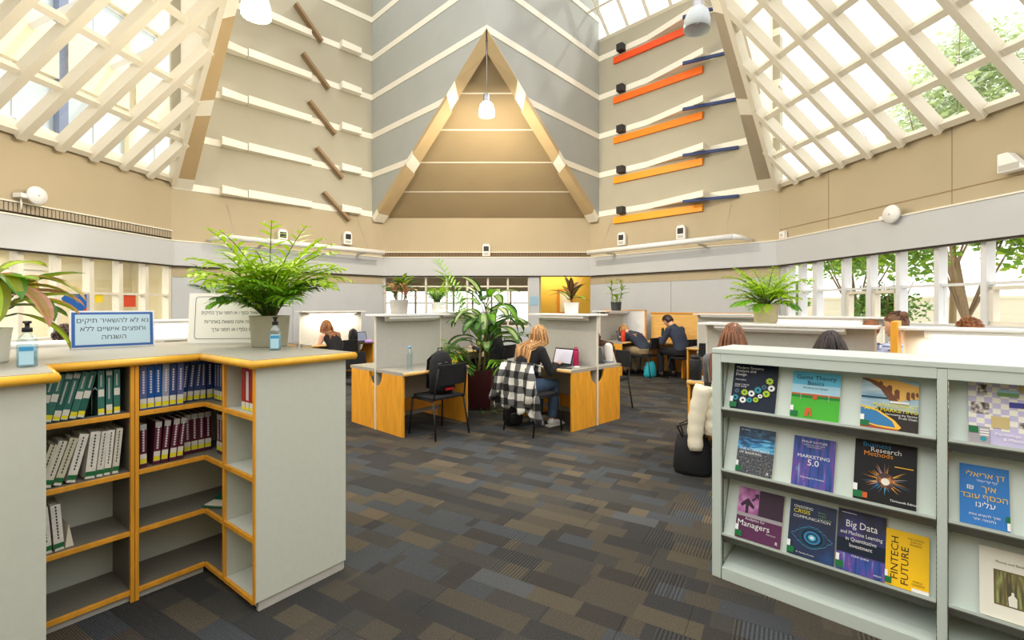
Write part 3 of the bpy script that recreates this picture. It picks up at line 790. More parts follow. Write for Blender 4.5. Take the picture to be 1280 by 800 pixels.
# signs on the bookcase
def hsign(name, x0, x1, hgt, y, rz, tilt, mats, lines, label):
    pass
s1 = empty('counter_sign', M=Matrix.Translation((-2.655, 2.83, H)) @ Matrix.Rotation(math.atan2(.30, .30), 4, 'Z') @ Matrix.Rotation(R(-8), 4, 'X'),
           label='pale blue Hebrew notice with a dark blue border in a clear stand on the bookcase', cat='sign')
mat('sign_blue', (190, 216, 232), .35); mat('sign_border', (46, 96, 172), .4)
W1, H1 = .415, .235
MB().box(0, W1, 0, .004, 0, H1).build('holder', 'white', s1)
MB().box(.010, W1 - .010, -.002, 0, .010, H1 - .010).build('border', 'sign_border', s1)
MB().box(.026, W1 - .026, -.003, -.002, .024, H1 - .024).build('sheet', 'sign_blue', s1)
MB().box(.0, W1, 0, .07, 0, .004).build('foot', 'plastic_clear', s1)
for i, (t, z) in enumerate((('נא לא להשאיר תיקים', .160), ('וחפצים אישיים ללא', .108), ('השגחה', .056))):
    text(heb(t), .041, 'print_dark', s1, (W1 / 2, -.0034, z), align='CENTER', bold=0, sx=1.0)
s2 = empty('counter_sign', M=Matrix.Translation((-2.295, 3.335, H)) @ Matrix.Rotation(math.atan2(.06, .5), 4, 'Z') @ Matrix.Rotation(R(-5), 4, 'X'),
           label='cream Hebrew notice with a thin dark outline standing behind the potted palm', cat='sign')
mat('sign_cream', (246, 244, 234), .5); mat('print_blue', (60, 64, 80), .5)
W2, H2 = .56, .355
MB().box(0, W2, 0, .012, 0, H2).build('board', 'sign_cream', s2)
ol = []
for cxx, czz, a0 in ((W2 - .045, H2 - .045, 0), (.065, H2 - .045, 90), (.065, .05, 180), (W2 - .045, .05, 270)):
    for k in range(5): ol.append((cxx + .02 * math.cos(R(a0 + k * 22.5)), -.001, czz + .02 * math.sin(R(a0 + k * 22.5))))
MB().tube(ol + [ol[0]], .0016, 4).build('outline', 'print_blue', s2)
for t, z, sz, xr in (('סטודנט/ית נכבד/ה', .285, .038, .49), ('אין להשאיר כסף ו/או חפצי ערך בתיקים.', .205, .0335, .545), ('האוניברסיטה אינה נושאת באחריות', .140, .036, .55), ('לגניבת כסף ו/או חפצי ערך.', .085, .036, .49)):
    text(heb(t), sz, 'print_blue', s2, (xr, -.001, z), align='RIGHT', bold=0, sx=.86)
MB().box(.0, .02, .012, .10, 0, .006).box(W2 - .04, W2 - .02, .012, .10, 0, .006).build('foot', 'part_grey', s2)

def sanitizer(loc, rz, label):
    r = empty('sanitizer_bottle', loc, rz, label=label, cat='bottle', group='sanitizer bottles on the bookcase')
    b = MB().tube([(0, 0, 0), (0, 0, .004), (0, 0, .11), (0, 0, .128), (0, 0, .142), (0, 0, .150)], [(.030, .022), (.034, .026), (.034, .026), (.028, .022), (.014, .014), (.013, .013)], 16, up=(1, 0, 0))
    b.build('bottle_body', 'plastic_clear', r)
    MB().tube([(0, 0, .004), (0, 0, .085)], [(.031, .023)] * 2, 16, up=(1, 0, 0)).build('gel', mat('gel', (160, 214, 236), .15, alpha=.55), r)
    MB().box(-.022, .022, -.0285, -.0262, .012, .095).build('label_sheet', mat('label_pale', (178, 218, 236), .4), r)
    MB().box(-.022, .022, -.0292, -.0285, .07, .088).build('label_band', 'label_blue' if 'label_blue' in MATS else mat('label_blue', (64, 150, 200), .4), r)
    MB().lathe([(.017, .150), (.017, .168), (.008, .170), (.008, .186), (.014, .188), (.014, .197), (0, .198)], 14).tube([(0, 0, .192), (0, -.03, .194), (0, -.042, .186)], .005, 8).build('pump', 'black', r)
    return r
sanitizer((-2.085, 2.03, H), R(40), 'clear pump bottle of hand gel on the left end of the bookcase')
sanitizer((-1.415, 2.82, H), R(20), 'clear pump bottle of hand gel in front of the potted palm')

# ================================================================ right display shelf
DS = Matrix.Translation((1.116, 2.634, 0)) @ Matrix.Rotation(math.atan2(-.683, .73), 4, 'Z')
ds = empty('display_shelf', M=DS, label='pale grey-green steel display shelf showing book covers face out in two bays', cat='shelf')
DH = 1.268; DD = .34
def side(x0, x1):
    o = MB().box(x0, x1, 0, DD, 0, DH - .03).build('upright', 'steel_green', ds, bevel=.003)
    return o
ups = [(0, .048), (.933, .966), (1.85, 1.90)]
for a, b in ups:
    u = side(a, b)
for x in (.050, .932, .967, 1.849):
    MB().box(x - .0012, x + .0012, .02, .035, .05, 1.2).build('slotted_strip', 'steel_lip_shade', ds)
    h = MB()
    for k in range(46): h.box(x - .0020, x + .0020, .024, .031, .08 + k * .0245, .088 + k * .0245)
    tag(h.build('slots', 'black', ds, recalc=False), kind='stuff')
MB().box(0, 1.90, -.004, DD, DH - .028, DH).build('top_panel', 'steel_green', ds, bevel=.004)
MB().box(.048, .933, .0, .012, DH - .075, DH - .028).build('fascia', 'steel_green', ds, bevel=.002)
MB().box(.966, 1.85, .0, .012, DH - .075, DH - .028).build('fascia', 'steel_green', ds, bevel=.002)
LZ = [.936, .598, .245]
TILT = R(20)
for a, b in ((.052, .930), (.969, 1.847)):
    MB().box(a, b, DD - .012, DD, 0, DH - .03).build('back_panel', 'steel_green', ds)
    for z in LZ:
        sp = empty('sloped_shelf'); sp.parent = ds; sp.location = (a, 0, z)
        th = .30
        MB().prism([(.0, .0), (.0, .012), (.002, .012), (.002, .002), (.03, .002), (.03 + th * math.sin(TILT), th * math.cos(TILT)), (.033 + th * math.sin(TILT), th * math.cos(TILT) - .002), (.033, -.001)], 0, b - a, 'x').build('plate', 'steel_green', sp)
        MB().box(0, b - a, .0, .035, -.006, -.0005).build('lip', 'steel_lip_shade', sp)
        MB().box(0, b - a, .030, DD - .014, -.046, -.042).build('underside', 'steel_lip_shade', sp)
        MB().prism([(.004, -.006), (.008, -.006), (.034, -.044), (.030, -.044)], 0, b - a, 'x').build('return', 'steel_lip_shade', sp)  # dark band painted as the shadow under the lip
        MB().box(0.002, .010, .03, .10, -.05, -.006).box(b - a - .010, b - a - .002, .03, .10, -.05, -.006).build('bracket', 'steel_lip_shade', sp)
    MB().prism([(.004, .062), (.012, .062), (.06, .080), (DD - .014, .115), (DD - .014, .112), (.012, .058)], a, b, 'x').build('bottom_shelf', 'steel_green', ds)
    MB().box(a, b, .0, .012, .0, .066).build('kick_plate', 'steel_green', ds, bevel=.002)

# ---- display books with printed covers
def noise_mat(name, cols, scale=(3, 3, 3), sc=3., detail=4, dist=0., rough=.5, wave=None):
    if name in MATS: return name
    m = bpy.data.materials.new(name); m.use_nodes = True; nt = m.node_tree; b = nt.nodes['Principled BSDF']
    tc = nt.nodes.new('ShaderNodeTexCoord'); mp = nt.nodes.new('ShaderNodeMapping'); mp.inputs['Scale'].default_value = scale
    n = nt.nodes.new('ShaderNodeTexNoise'); n.inputs['Scale'].default_value = sc; n.inputs['Detail'].default_value = detail; n.inputs['Distortion'].default_value = dist
    r = nt.nodes.new('ShaderNodeValToRGB'); cr = r.color_ramp
    for i, (p, c) in enumerate(cols):
        e = cr.elements[i] if i < 2 else cr.elements.new(p)
        e.position = p; e.color = (*lin(c), 1)
    nt.links.new(tc.outputs['Object'], mp.inputs['Vector']); nt.links.new(mp.outputs['Vector'], n.inputs['Vector'])
    nt.links.new(n.outputs['Fac'], r.inputs['Fac']); nt.links.new(r.outputs['Color'], b.inputs['Base Color']); b.inputs['Roughness'].default_value = rough
    MATS[name] = m
    return name
def flat(name, rgb):
    return mat('ink_' + name, rgb, .5, spec=.3) and 'ink_' + name
for n_, c_ in dict(navy=(8, 26, 48), white=(238, 240, 240), lime=(182, 204, 40), teal=(40, 148, 166), steel=(70, 104, 124), sky=(96, 190, 226), skyl=(170, 216, 236), grass=(70, 178, 48), grassd=(30, 128, 50), redd=(206, 92, 40),
                   dteal=(20, 70, 90), black=(14, 15, 18), gold=(236, 178, 60), bridge=(238, 186, 96), bridged=(120, 74, 44), water=(172, 200, 214), boat=(52, 124, 178), boatd=(44, 36, 34), rim=(240, 190, 60), hull=(170, 74, 36), yellow=(240, 226, 40),
                   orange=(238, 148, 40), blue=(58, 140, 196), purple=(92, 42, 82), mauve=(186, 110, 172), grey=(166, 160, 166), plum=(60, 40, 58), green=(20, 110, 60), lilac=(196, 190, 224), ivory=(236, 234, 220), hblue=(50, 122, 196), hyel=(244, 200, 60),
                   fint=(246, 196, 16), ftext=(110, 84, 20), brown=(108, 92, 52), cyan=(90, 190, 230), plumw=(224, 214, 224), pict=(60, 50, 50), sunset=(216, 150, 60), grass2=(126, 168, 110), indigo=(60, 64, 148), wave=(60, 166, 216)).items(): flat(n_, c_)
noise_mat('print_streaks', [(.3, (14, 24, 84)), (.5, (30, 74, 160)), (.62, (110, 60, 150)), (.75, (120, 190, 232))], (16, 16, 2.2), 3., 3, .4)
noise_mat('print_night', [(.35, (14, 18, 40)), (.55, (40, 38, 110)), (.7, (90, 40, 120)), (.85, (60, 60, 160))], (6, 6, 3), 2., 3)
noise_mat('print_crowd', [(.35, (30, 36, 44)), (.5, (60, 72, 84)), (.62, (110, 96, 90)), (.72, (180, 186, 196))], (1, 1, 1), 110., 3)
noise_mat('print_bankwave', [(.4, (22, 70, 110)), (.5, (34, 130, 190)), (.62, (110, 200, 236))], (1, 1, 3), 14., 4, 1.)
noise_mat('print_bank', [(.35, (14, 34, 56)), (.55, (28, 70, 104)), (.7, (70, 120, 150))], (2, 2, 3), 16., 4)
noise_mat('print_burst', [(.3, (20, 18, 20)), (.5, (90, 60, 40)), (.6, (220, 130, 40)), (.72, (255, 226, 160))], (1, 1, 1), 34., 5, .6)
noise_mat('print_eyebg', [(.3, (8, 20, 50)), (.6, (10, 40, 84)), (.8, (16, 70, 130))], (1, 1, 1), 9., 3)
noise_mat('print_mauve', [(.3, (104, 50, 96)), (.5, (170, 92, 156)), (.7, (222, 170, 214))], (1, 1, 1), 14., 3)
noise_mat('print_trees', [(.35, (70, 66, 40)), (.55, (120, 110, 60)), (.7, (150, 170, 100))], (10, 10, 1), 12., 3)
noise_mat('print_lake', [(.3, (120, 160, 186)), (.6, (178, 204, 216)), (.8, (214, 226, 228))], (1, 1, 6), 8., 3)
noise_mat('print_photo', [(.35, (40, 34, 34)), (.5, (130, 120, 112)), (.65, (226, 222, 214))], (1, 1, 1), 60., 3)
noise_mat('print_gold', [(.35, (120, 80, 40)), (.5, (206, 138, 50)), (.65, (240, 200, 120))], (1, 1, 3), 40., 3)
class Cover:
    def __init__(s, x, z, w, h, label, th=.018, tilt=TILT):
        s.w, s.h, s.l = w, h, 0
        s.r = empty('display_book', M=DS @ Matrix.Translation((x, .031, z + .003)) @ Matrix.Rotation(-tilt, 4, 'X') @ Matrix.Translation((0, 0, 0)), label=label, cat='book', group='books shown face out on the display shelf')
        s.th = th
        MB().box(0, w, -th, -th + .002, 0, h).box(0, w, -.002, 0, 0, h).box(0, .002, -th, 0, 0, h).build('cover_boards', 'label_white', s.r)
        MB().box(.002, w - .003, -th + .002, -.002, .003, h - .003).build('pages', 'page', s.r)
    def y(s):
        s.l += 1; return -s.th - .0004 * s.l
    def poly(s, pts, m, name='print'):
        y = s.y(); 
        o = MB().prism([(p[0] * s.w, p[1] * s.h) for p in pts], y, y + .0004, 'y').build(name, m, s.r); return o
    def rect(s, x0, z0, x1, z1, m, name='print'): return s.poly([(x0, z0), (x1, z0), (x1, z1), (x0, z1)], m, name)
    def disc(s, x, z, r, m, n=20, teeth=0, name='print', sq=1.):
        pts = []
        N = teeth * 4 if teeth else n
        for i in range(N):
            rr = r * (1.0 if not teeth or (i // 2) % 2 else .80)
            a = 2 * PI * i / N; pts.append((x + rr * math.cos(a), z + rr * sq * math.sin(a) * s.w / s.h))
        return s.poly(pts, m, name)
    def text(s, t, x, z, size, m, align='LEFT', bold=0., sx=1., rot=None, name='title'):
        y = s.y() - .0004
        return text(t, size, m, s.r, (x * s.w, y, z * s.h), rot or (PI / 2, 0, 0), name, align, bold, sx)
    def sticker(s, side=0):
        x0, x1 = (0., .16) if side == 0 else (.86, 1.0)
        s.rect(x0, .03, x1, .14, 'ink_green', 'sticker')
        s.rect(x0, .14, x0 + .07, .25, 'ink_white', 'sticker')
c = Cover(.090, LZ[0], .222, .262, 'dark navy book cover with green, white and teal gear wheels')
c.rect(0, 0, 1, 1, 'ink_navy', 'cover_art')
for gx, gz, gr, gm, t in ((.12, .38, .055, 'steel', 9), (.10, .24, .075, 'teal', 11), (.30, .36, .080, 'lime', 12), (.28, .20, .080, 'white', 11), (.46, .35, .080, 'white', 12), (.43, .21, .065, 'teal', 10), (.57, .23, .065, 'lime', 10), (.60, .43, .085, 'teal', 13), (.66, .31, .055, 'white', 10), (.73, .50, .06, 'steel', 10), (.79, .37, .085, 'lime', 13), (.84, .63, .085, 'lime', 9), (.89, .49, .08, 'white', 12)):
    c.disc(gx, gz, gr, 'ink_' + gm, teeth=t, name='gear_print'); c.disc(gx, gz, gr * .36, 'ink_navy' if gm != 'lime' else 'ink_grassd', 10); 
for t, z in (('Modern Systems', .845), ('Analysis and', .775), ('Design', .70)): c.text(t, .07, z, .0205, 'ink_white', bold=.03)
c.text('Ninth edition', .08, .60, .010, 'ink_white'); c.text('Joseph S. Valacich', .08, .50, .010, 'ink_white'); c.text('Joey F. George', .08, .46, .010, 'ink_white')
c.sticker()
c = Cover(.380, LZ[0], .205, .235, 'book cover with blue sky and a bright green football pitch')
c.rect(0, 0, 1, .5, 'ink_grass', 'cover_art'); c.rect(0, .44, 1, .5, 'ink_grassd'); c.rect(0, .5, 1, .56, 'ink_redd'); c.rect(0, .53, 1, 1, 'ink_sky', 'cover_art'); c.rect(0, .53, 1, .72, 'ink_skyl')
c.rect(.2, .40, .205, .54, 'ink_white'); c.rect(.78, .40, .785, .54, 'ink_white'); c.rect(.2, .54, .785, .55, 'ink_white'); c.disc(.5, .46, .05, 'ink_redd'); c.disc(.36, .18, .045, 'ink_redd'); c.poly([(.30, .05), (.36, .05), (.40, .15), (.42, .05), (.46, .06), (.42, .24), (.32, .22)], 'ink_redd')
c.text('Game Theory', .5, .84, .030, 'ink_dteal', 'CENTER', .006); c.text('Basics', .5, .72, .030, 'ink_dteal', 'CENTER', .006); c.text('Bernhard von Stengel', .5, .64, .012, 'ink_dteal', 'CENTER')
c.sticker()
c = Cover(.668, LZ[0], .205, .230, 'book cover with an arched stone bridge and a blue rowing boat')
c.rect(0, 0, 1, 1, 'print_lake', 'cover_art'); c.rect(0, .60, .5, .64, 'ink_dteal')
c.poly([(0, 1), (.25, .95), (.45, .78), (.6, .52), (.68, .52), (.72, .6), (1, .66), (1, .9), (.6, 1)], 'ink_bridge', 'bridge_print')
c.poly([(0, .98), (.14, .93), (.34, .80), (.50, .58), (.66, .58), (.62, .64), (.46, .84), (.26, .96), (.1, 1), (0, 1)], 'ink_bridged', 'arch_print')
for ax, az, aw, ah in ((.34, .90, .04, .06), (.50, .80, .045, .13), (.63, .70, .045, .18), (.82, .68, .03, .16), (.90, .70, .03, .12), (.97, .72, .02, .08)): c.poly([(ax - aw, az - ah / 2 + .04), (ax + aw, az - ah / 2), (ax + aw, az + ah / 2), (ax, az + ah / 2 + .03), (ax - aw, az + ah / 2)], 'ink_bridged')
c.poly([(0, 0), (1, 0), (1, .38), (.55, .40), (.3, .43)], 'ink_boatd')
c.poly([(0, .10), (.3, .04), (.66, .02), (.72, .07), (.60, .20), (.30, .38), (0, .44)], 'ink_rim', 'boat_print'); c.poly([(0, .12), (.3, .07), (.62, .06), (.56, .18), (.28, .35), (0, .40)], 'ink_boat', 'boat_print'); c.poly([(0, 0), (.66, 0), (.68, .03), (.3, .03), (0, .09)], 'ink_hull')
c.text('MANAGEMENT', .99, .445, .0235, 'ink_yellow', 'RIGHT', .03); c.text('AND MARKETING', .99, .355, .0235, 'ink_yellow', 'RIGHT', .03); c.text('Harnessing the Service', .98, .29, .012, 'ink_white', 'RIGHT'); c.text('Profit Chain', .98, .23, .013, 'ink_white', 'RIGHT')
c.rect(.52, .53, .84, .57, 'ink_white'); c.sticker()
c = Cover(.118, LZ[1], .180, .242, 'dark book cover with blue waves above a grey crowd of dots')
c.rect(0, 0, 1, .5, 'print_crowd', 'cover_art'); c.rect(0, .5, 1, .8, 'print_bankwave', 'cover_art'); c.rect(0, .78, 1, 1, 'print_bank', 'cover_art')
c.text('THE ECONOMICS', .06, .50, .0185, 'ink_white', bold=.04); c.text('OF BANKING', .06, .42, .0185, 'ink_white', bold=.04); c.text('4th edition', .06, .93, .010, 'ink_white', bold=.03); c.text('R', .84, .04, .022, 'ink_white', bold=.04); c.sticker()
c = Cover(.384, LZ[1], .180, .243, 'blue and violet streaked book cover with white capital lettering')
c.rect(0, 0, 1, 1, 'print_streaks', 'cover_art')
c.text('PHILIP KOTLER', .5, .88, .0165, 'ink_plumw', 'CENTER'); c.text('HERMAWAN KARTAJAYA', .5, .83, .008, 'ink_plumw', 'CENTER'); c.text('IWAN SETIAWAN', .5, .79, .008, 'ink_plumw', 'CENTER'); c.text('MARKETING', .5, .575, .0225, 'ink_white', 'CENTER', .03, 1.12); c.text('5.0', .5, .43, .042, 'ink_white', 'CENTER'); c.text('Technology for Humanity', .5, .17, .010, 'ink_white', 'CENTER')
c = Cover(.640, LZ[1], .226, .274, 'large black book cover with an orange and blue burst of sparks')
c.rect(0, 0, 1, 1, 'ink_black', 'cover_art')
rnd = random.Random(3)
for k in range(60):
    a = rnd.uniform(0, 2 * PI); r0 = rnd.uniform(.05, .16); r1 = rnd.uniform(.2, .42); m_ = rnd.choice(['orange', 'gold', 'blue', 'boat', 'cyan', 'blue']) if a > PI else rnd.choice(['orange', 'gold', 'blue', 'orange'])
    da = .012; ex = .52; ez = .38
    c.l = 1 + k % 4
    c.poly([(ex + r0 * math.cos(a - da * 4), ez + r0 * .8 * math.sin(a - da * 4)), (ex + r1 * math.cos(a), ez + r1 * .7 * math.sin(a)), (ex + r0 * math.cos(a + da * 4), ez + r0 * .8 * math.sin(a + da * 4))], 'ink_' + m_, 'spark_print')
c.l = 6
c.disc(.52, .38, .15, 'print_burst', 14); c.disc(.52, .36, .07, 'ink_ivory', 12)
c.text('Business', .13, .895, .031, 'ink_blue', bold=.02); c.text('Research', .26, .82, .031, 'ink_white', bold=.02); c.text('Methods', .15, .745, .031, 'ink_orange', bold=.02)
c.rect(.66, .62, .95, .635, 'ink_gold'); c.text('Thirteenth Edition', .6, .07, .013, 'ink_white', bold=.02); c.rect(.15, .04, .24, .13, 'ink_redd'); c.sticker()
c = Cover(.115, LZ[2], .222, .262, 'purple book cover with pink arrows beside a dark panel')
c.rect(0, 0, 1, .48, 'ink_purple', 'cover_art'); c.rect(0, .43, 1, .50, 'ink_grey'); c.rect(0, .50, 1, 1, 'ink_plum', 'cover_art'); c.rect(0, .50, .47, 1, 'print_mauve', 'cover_art')
c.poly([(.18, .50), (.25, .50), (.25, .66), (.36, .60), (.38, .66), (.22, .80), (.06, .66), (.09, .61), (.18, .67)], 'ink_plum', 'arrow_print'); c.poly([(.30, .78), (.38, .84), (.36, .90), (.46, .92), (.45, .80), (.42, .84), (.34, .75)], 'ink_plum', 'arrow_print')
c.text('Analytics for', .20, .375, .019, 'ink_plumw'); c.text('Managers', .03, .245, .042, 'ink_white', bold=.03, sx=1.0); c.text('With Excel', .68, .19, .010, 'ink_plumw'); c.text('R', .88, .05, .022, 'ink_white', bold=.04); c.sticker()
c = Cover(.366, LZ[2], .200, .262, 'dark blue book cover with a glowing dotted eye')
c.rect(0, 0, 1, 1, 'print_eyebg', 'cover_art')
for r_, m_ in ((.27, 'dteal'), (.23, 'navy'), (.18, 'boat'), (.13, 'dteal'), (.08, 'cyan'), (.04, 'ivory')): c.disc(.52, .38, r_, 'ink_' + m_, 24, sq=.85)
for k in range(46):
    t = k / 45; c.l = 10
    for sgn in (1, -1): c.disc(.08 + .86 * t, .38 + sgn * .19 * math.sin(PI * t) + rnd.uniform(-.012, .012), .007, 'ink_cyan', 6, name='dot_print')
c.text('ONGOING', .09, .865, .0185, 'ink_white', bold=.04, sx=.92); c.text('CRISIS', .09, .775, .027, 'ink_yellow', bold=.04); c.text('COMMUNICATION', .09, .69, .0185, 'ink_white', bold=.04)
for k, t in enumerate(('Planning,', 'Managing,', 'and Responding')): c.text(t, .62, .85 - k * .05, .009, 'ink_grass2')
c.text('W. Timothy Coombs', .2, .06, .009, 'ink_white', bold=.03); c.sticker()
c = Cover(.572, LZ[2], .186, .275, 'indigo book cover with bold white lettering about data')
c.rect(0, 0, 1, 1, 'print_night', 'cover_art'); c.rect(0, .30, 1, .52, 'ink_navy'); c.rect(0, 0, 1, .28, 'print_streaks', 'cover_art')
c.text('Big Data', .5, .72, .044, 'ink_white', 'CENTER', .02, .82); c.text('and Machine Learning', .5, .60, .0235, 'ink_white', 'CENTER', .02, .78); c.text('in Quantitative', .5, .50, .0235, 'ink_white', 'CENTER', .02, .84); c.text('Investment', .5, .40, .0235, 'ink_white', 'CENTER', .02, .84); c.text('TONY GUIDA', .5, .25, .011, 'ink_white', 'CENTER'); c.text('WILEY', .78, .05, .010, 'ink_white'); c.rect(.08, .94, .4, .95, 'ink_white'); c.sticker()
c = Cover(.757, LZ[2], .150, .238, 'bright yellow book cover with tall black sideways lettering')
c.rect(0, 0, 1, 1, 'ink_fint', 'cover_art')
for t, x in (('FINTECH', .30), ('FUTURE', .54)): c.text(t, x, .12 if t == 'FINTECH' else .06, .037, 'ink_black', bold=.02, rot=(PI / 2, -PI / 2, 0), sx=1.22 if t == 'FINTECH' else 1.2)
for k, t in enumerate(('THE DIGITAL', 'DNA OF', 'FINANCE')): c.text(t, .70, .88 - k * .05, .010, 'ink_ftext', 'CENTER')
c.text('PARUL', .76, .16, .011, 'ink_ftext', 'CENTER'); c.text('GANDHI', .76, .11, .011, 'ink_ftext', 'CENTER'); c.rect(.62, .0, 1., .06, 'ink_white', 'sticker'); c.sticker()
c = Cover(1.030, LZ[0], .236, .262, 'lilac and cream chequered book cover with small photographs')
c.rect(0, 0, 1, 1, 'ink_lilac', 'cover_art')
for i in range(10):
    for j in range(9):
        if (i + j) % 2 == 0: c.l = 2; c.rect(i * .1, .22 + j * .085, i * .1 + .1, .22 + j * .085 + .085, 'ink_ivory', 'square_print')
c.l = 4
for x0, z0, x1, z1, m_ in ((.12, .76, .24, .93, 'print_photo'), (.03, .46, .26, .64, 'print_photo'), (.28, .26, .50, .44, 'print_gold'), (.36, .76, .62, .82, 'ink_grass2'), (.36, .82, .62, .86, 'ink_skyl'), (.50, .60, .86, .68, 'ink_indigo'), (.62, .84, .74, .98, 'print_gold'), (.62, .30, .8, .38, 'print_photo'), (0, 0, .26, .26, 'ink_grey'), (.14, .16, .25, .18, 'ink_white'), (.14, .20, .25, .22, 'ink_white'), (.14, .12, .25, .14, 'ink_white')): c.rect(x0, z0, x1, z1, m_, 'photo_print')
c.disc(.18, .07, .04, 'ink_teal'); c.rect(0, .15, .12, .25, 'ink_green', 'sticker'); c.text('Psychology, Research', .32, .15, .016, 'ink_white', bold=.02); c.text('& Measurement', .42, .08, .016, 'ink_white', bold=.02)
c = Cover(1.003, LZ[1], .146, .240, 'bright blue book cover with yellow and white Hebrew lettering')
c.rect(0, 0, 1, 1, 'ink_hblue', 'cover_art')
c.text(heb('דן אריאלי'), .52, .80, .030, 'ink_hyel', 'CENTER'); c.text(heb('ג׳ף קרייסלר'), .55, .725, .013, 'ink_white', 'CENTER')
c.text(heb('איך'), .60, .58, .032, 'ink_hyel', 'CENTER'); c.text('₪', .22, .58, .030, 'ink_white', 'CENTER', .02); c.text(heb('הכסף עובד'), .5, .44, .030, 'ink_hyel', 'CENTER'); c.text(heb('עלינו'), .52, .31, .030, 'ink_white', 'CENTER')
c.text(heb('ואיך להוציא אותו'), .5, .16, .0135, 'ink_white', 'CENTER'); c.text(heb('בתבונה יותר'), .5, .09, .0135, 'ink_white', 'CENTER'); c.rect(.92, .14, 1, .24, 'ink_green', 'sticker'); c.rect(.94, .02, 1, .14, 'ink_white', 'sticker')
c = Cover(1.062, LZ[2], .19, .262, 'white book cover with a small brown picture of a figure among trees')
c.rect(0, 0, 1, 1, 'ink_ivory', 'cover_art'); c.rect(.22, .20, .78, .70, 'ink_brown', 'picture_print'); c.rect(.24, .22, .76, .68, 'print_trees', 'picture_print')
c.poly([(.44, .22), (.50, .22), (.56, .22), (.56, .34), (.52, .38), (.52, .42), (.48, .42), (.48, .38), (.43, .34)], 'ink_ivory'); c.text('Money and Banking', .5, .80, .012, 'ink_ftext', 'CENTER'); c.rect(.84, .2, 1, .28, 'ink_green', 'sticker')
# ================================================================ study carrels
pV = Vector((.74, -.673)); qV = Vector((.673, .74))
def carrel(c, ang, w, label, dep=.57, ht=1.40, lit=(), group='double study carrels', cant=.19, legs=True):
    r = empty('study_carrel', (c[0], c[1], 0), R(ang), label=label, cat='desk', group=group)
    hw = w / 2
    MB().box(-hw, hw, -.012, .012, .10, ht - .02).build('partition', 'part_grey', r)
    for x in (-hw, hw): MB().box(x - .007, x + .007, -.014, .014, .0, ht - .02).build('partition_edge', 'frame_cream', r)
    for sy in (-1, 1):
        arc = [(.016 + .13 * math.sin(R(a)), .70 - .17 * math.cos(R(a))) for a in range(0, 91, 15)]
        pl = [(.016, 0), (dep - .03, 0), (dep - .03, .70)] + arc[::-1]
        pl = [(p[0] * sy, p[1]) for p in pl]
        for x0, x1 in ((-hw, -hw + .026), (hw - .026, hw)):
            MB().prism(pl, x0, x1, 'x').build('side_panel', 'wood', r, bevel=.002)
        MB().box(-hw, hw, min(sy * .016, sy * (dep - .012)), max(sy * .016, sy * (dep - .012)), .70, .738).build('desktop', 'lamin_grey', r)
        MB().tube([(-hw, sy * (dep - .012), .719), (hw, sy * (dep - .012), .719)], [(.0195, .013)] * 2, 10, up=(0, 0, 1)).build('desk_nosing', 'wood_light', r)
        MB().box(-hw + .03, hw - .03, sy * .10 - .01, sy * .10 + .01, .18, .34).build('stretcher_panel', 'wood_shade', r)
        # lamp housing under the shelf
        y0, y1 = sorted((sy * .06, sy * .17))
        MB().prism([(y0, ht - .02), (y1, ht - .02), (y1 if sy > 0 else y1, ht - .05 if sy > 0 else ht - .085), (y0, ht - .085 if sy > 0 else ht - .05)], -hw * .82, hw * .72, 'x').build('lamp_housing', 'white', r)
        if sy in lit:
            MB().tube([(-hw * .75, sy * .11, ht - .095), (hw * .65, sy * .11, ht - .095)], .013, 8).build('lamp_tube', 'tube_on', r)
            light('AREA', 'carrel_lamp', (0, sy * .12, ht - .12), 6 * w, (1, .90, .74), w * .8, (R(-22 * sy), 0, 0), r, sx=.05)
    MB().box(-hw - .03, hw + .03, -cant, cant, ht - .02, ht + .002).build('top_shelf', 'white', r, bevel=.003)
    return r
carrel((-1.33, 6.13), 47.7, 1.0, 'wooden study carrel with a clear water bottle on its grey desktop', dep=.60)
carrel((.735, 6.325), 133.4, 1.0, 'wooden study carrel where the long-haired woman works at an open laptop', dep=.53)
carrel((2.37, 10.86), 47.7, 1.3, 'wooden study carrel near the back wall with an orange flask on it')
carrel((-3.86, 10.1), 47.7, 1.36, 'brightly lit study carrel far left where a woman in black writes', lit=(-1,))
carrel((2.735, 4.775), -42.3, 1.5, 'study carrel with a potted palm on its shelf, right behind the display shelf', ht=1.32)
carrel((4.25, 6.6), -42.3, 1.5, 'study carrel beyond the potted palm, nearest the garden windows', ht=1.36, lit=(-1,))
c7 = carrel((3.99, 3.63), -42.3, 1.5, 'glowing study carrel at the right edge behind the display shelf', ht=1.32, lit=(-1, 1))
MB().box(-.83, -.78, -.25, .25, .3, 1.37).build('end_board', 'wood', c7, bevel=.003)
carrel((-3.78, 4.12), 47.7, 1.6, 'white-lit study carrel close behind the left bookcase', ht=1.20, lit=(-1, 1))
carrel((-4.6, 6.5), 47.7, 1.5, 'white-lit study carrel behind the two counter signs', ht=1.32, lit=(-1, 1))
carrel((-.95, 8.7), 47.7, 1.1, 'study carrel half hidden behind the tall floor plant')
carrel((4.05, 8.75), -42.3, 1.2, 'study carrel near the corner of the right-hand walls', ht=1.36)
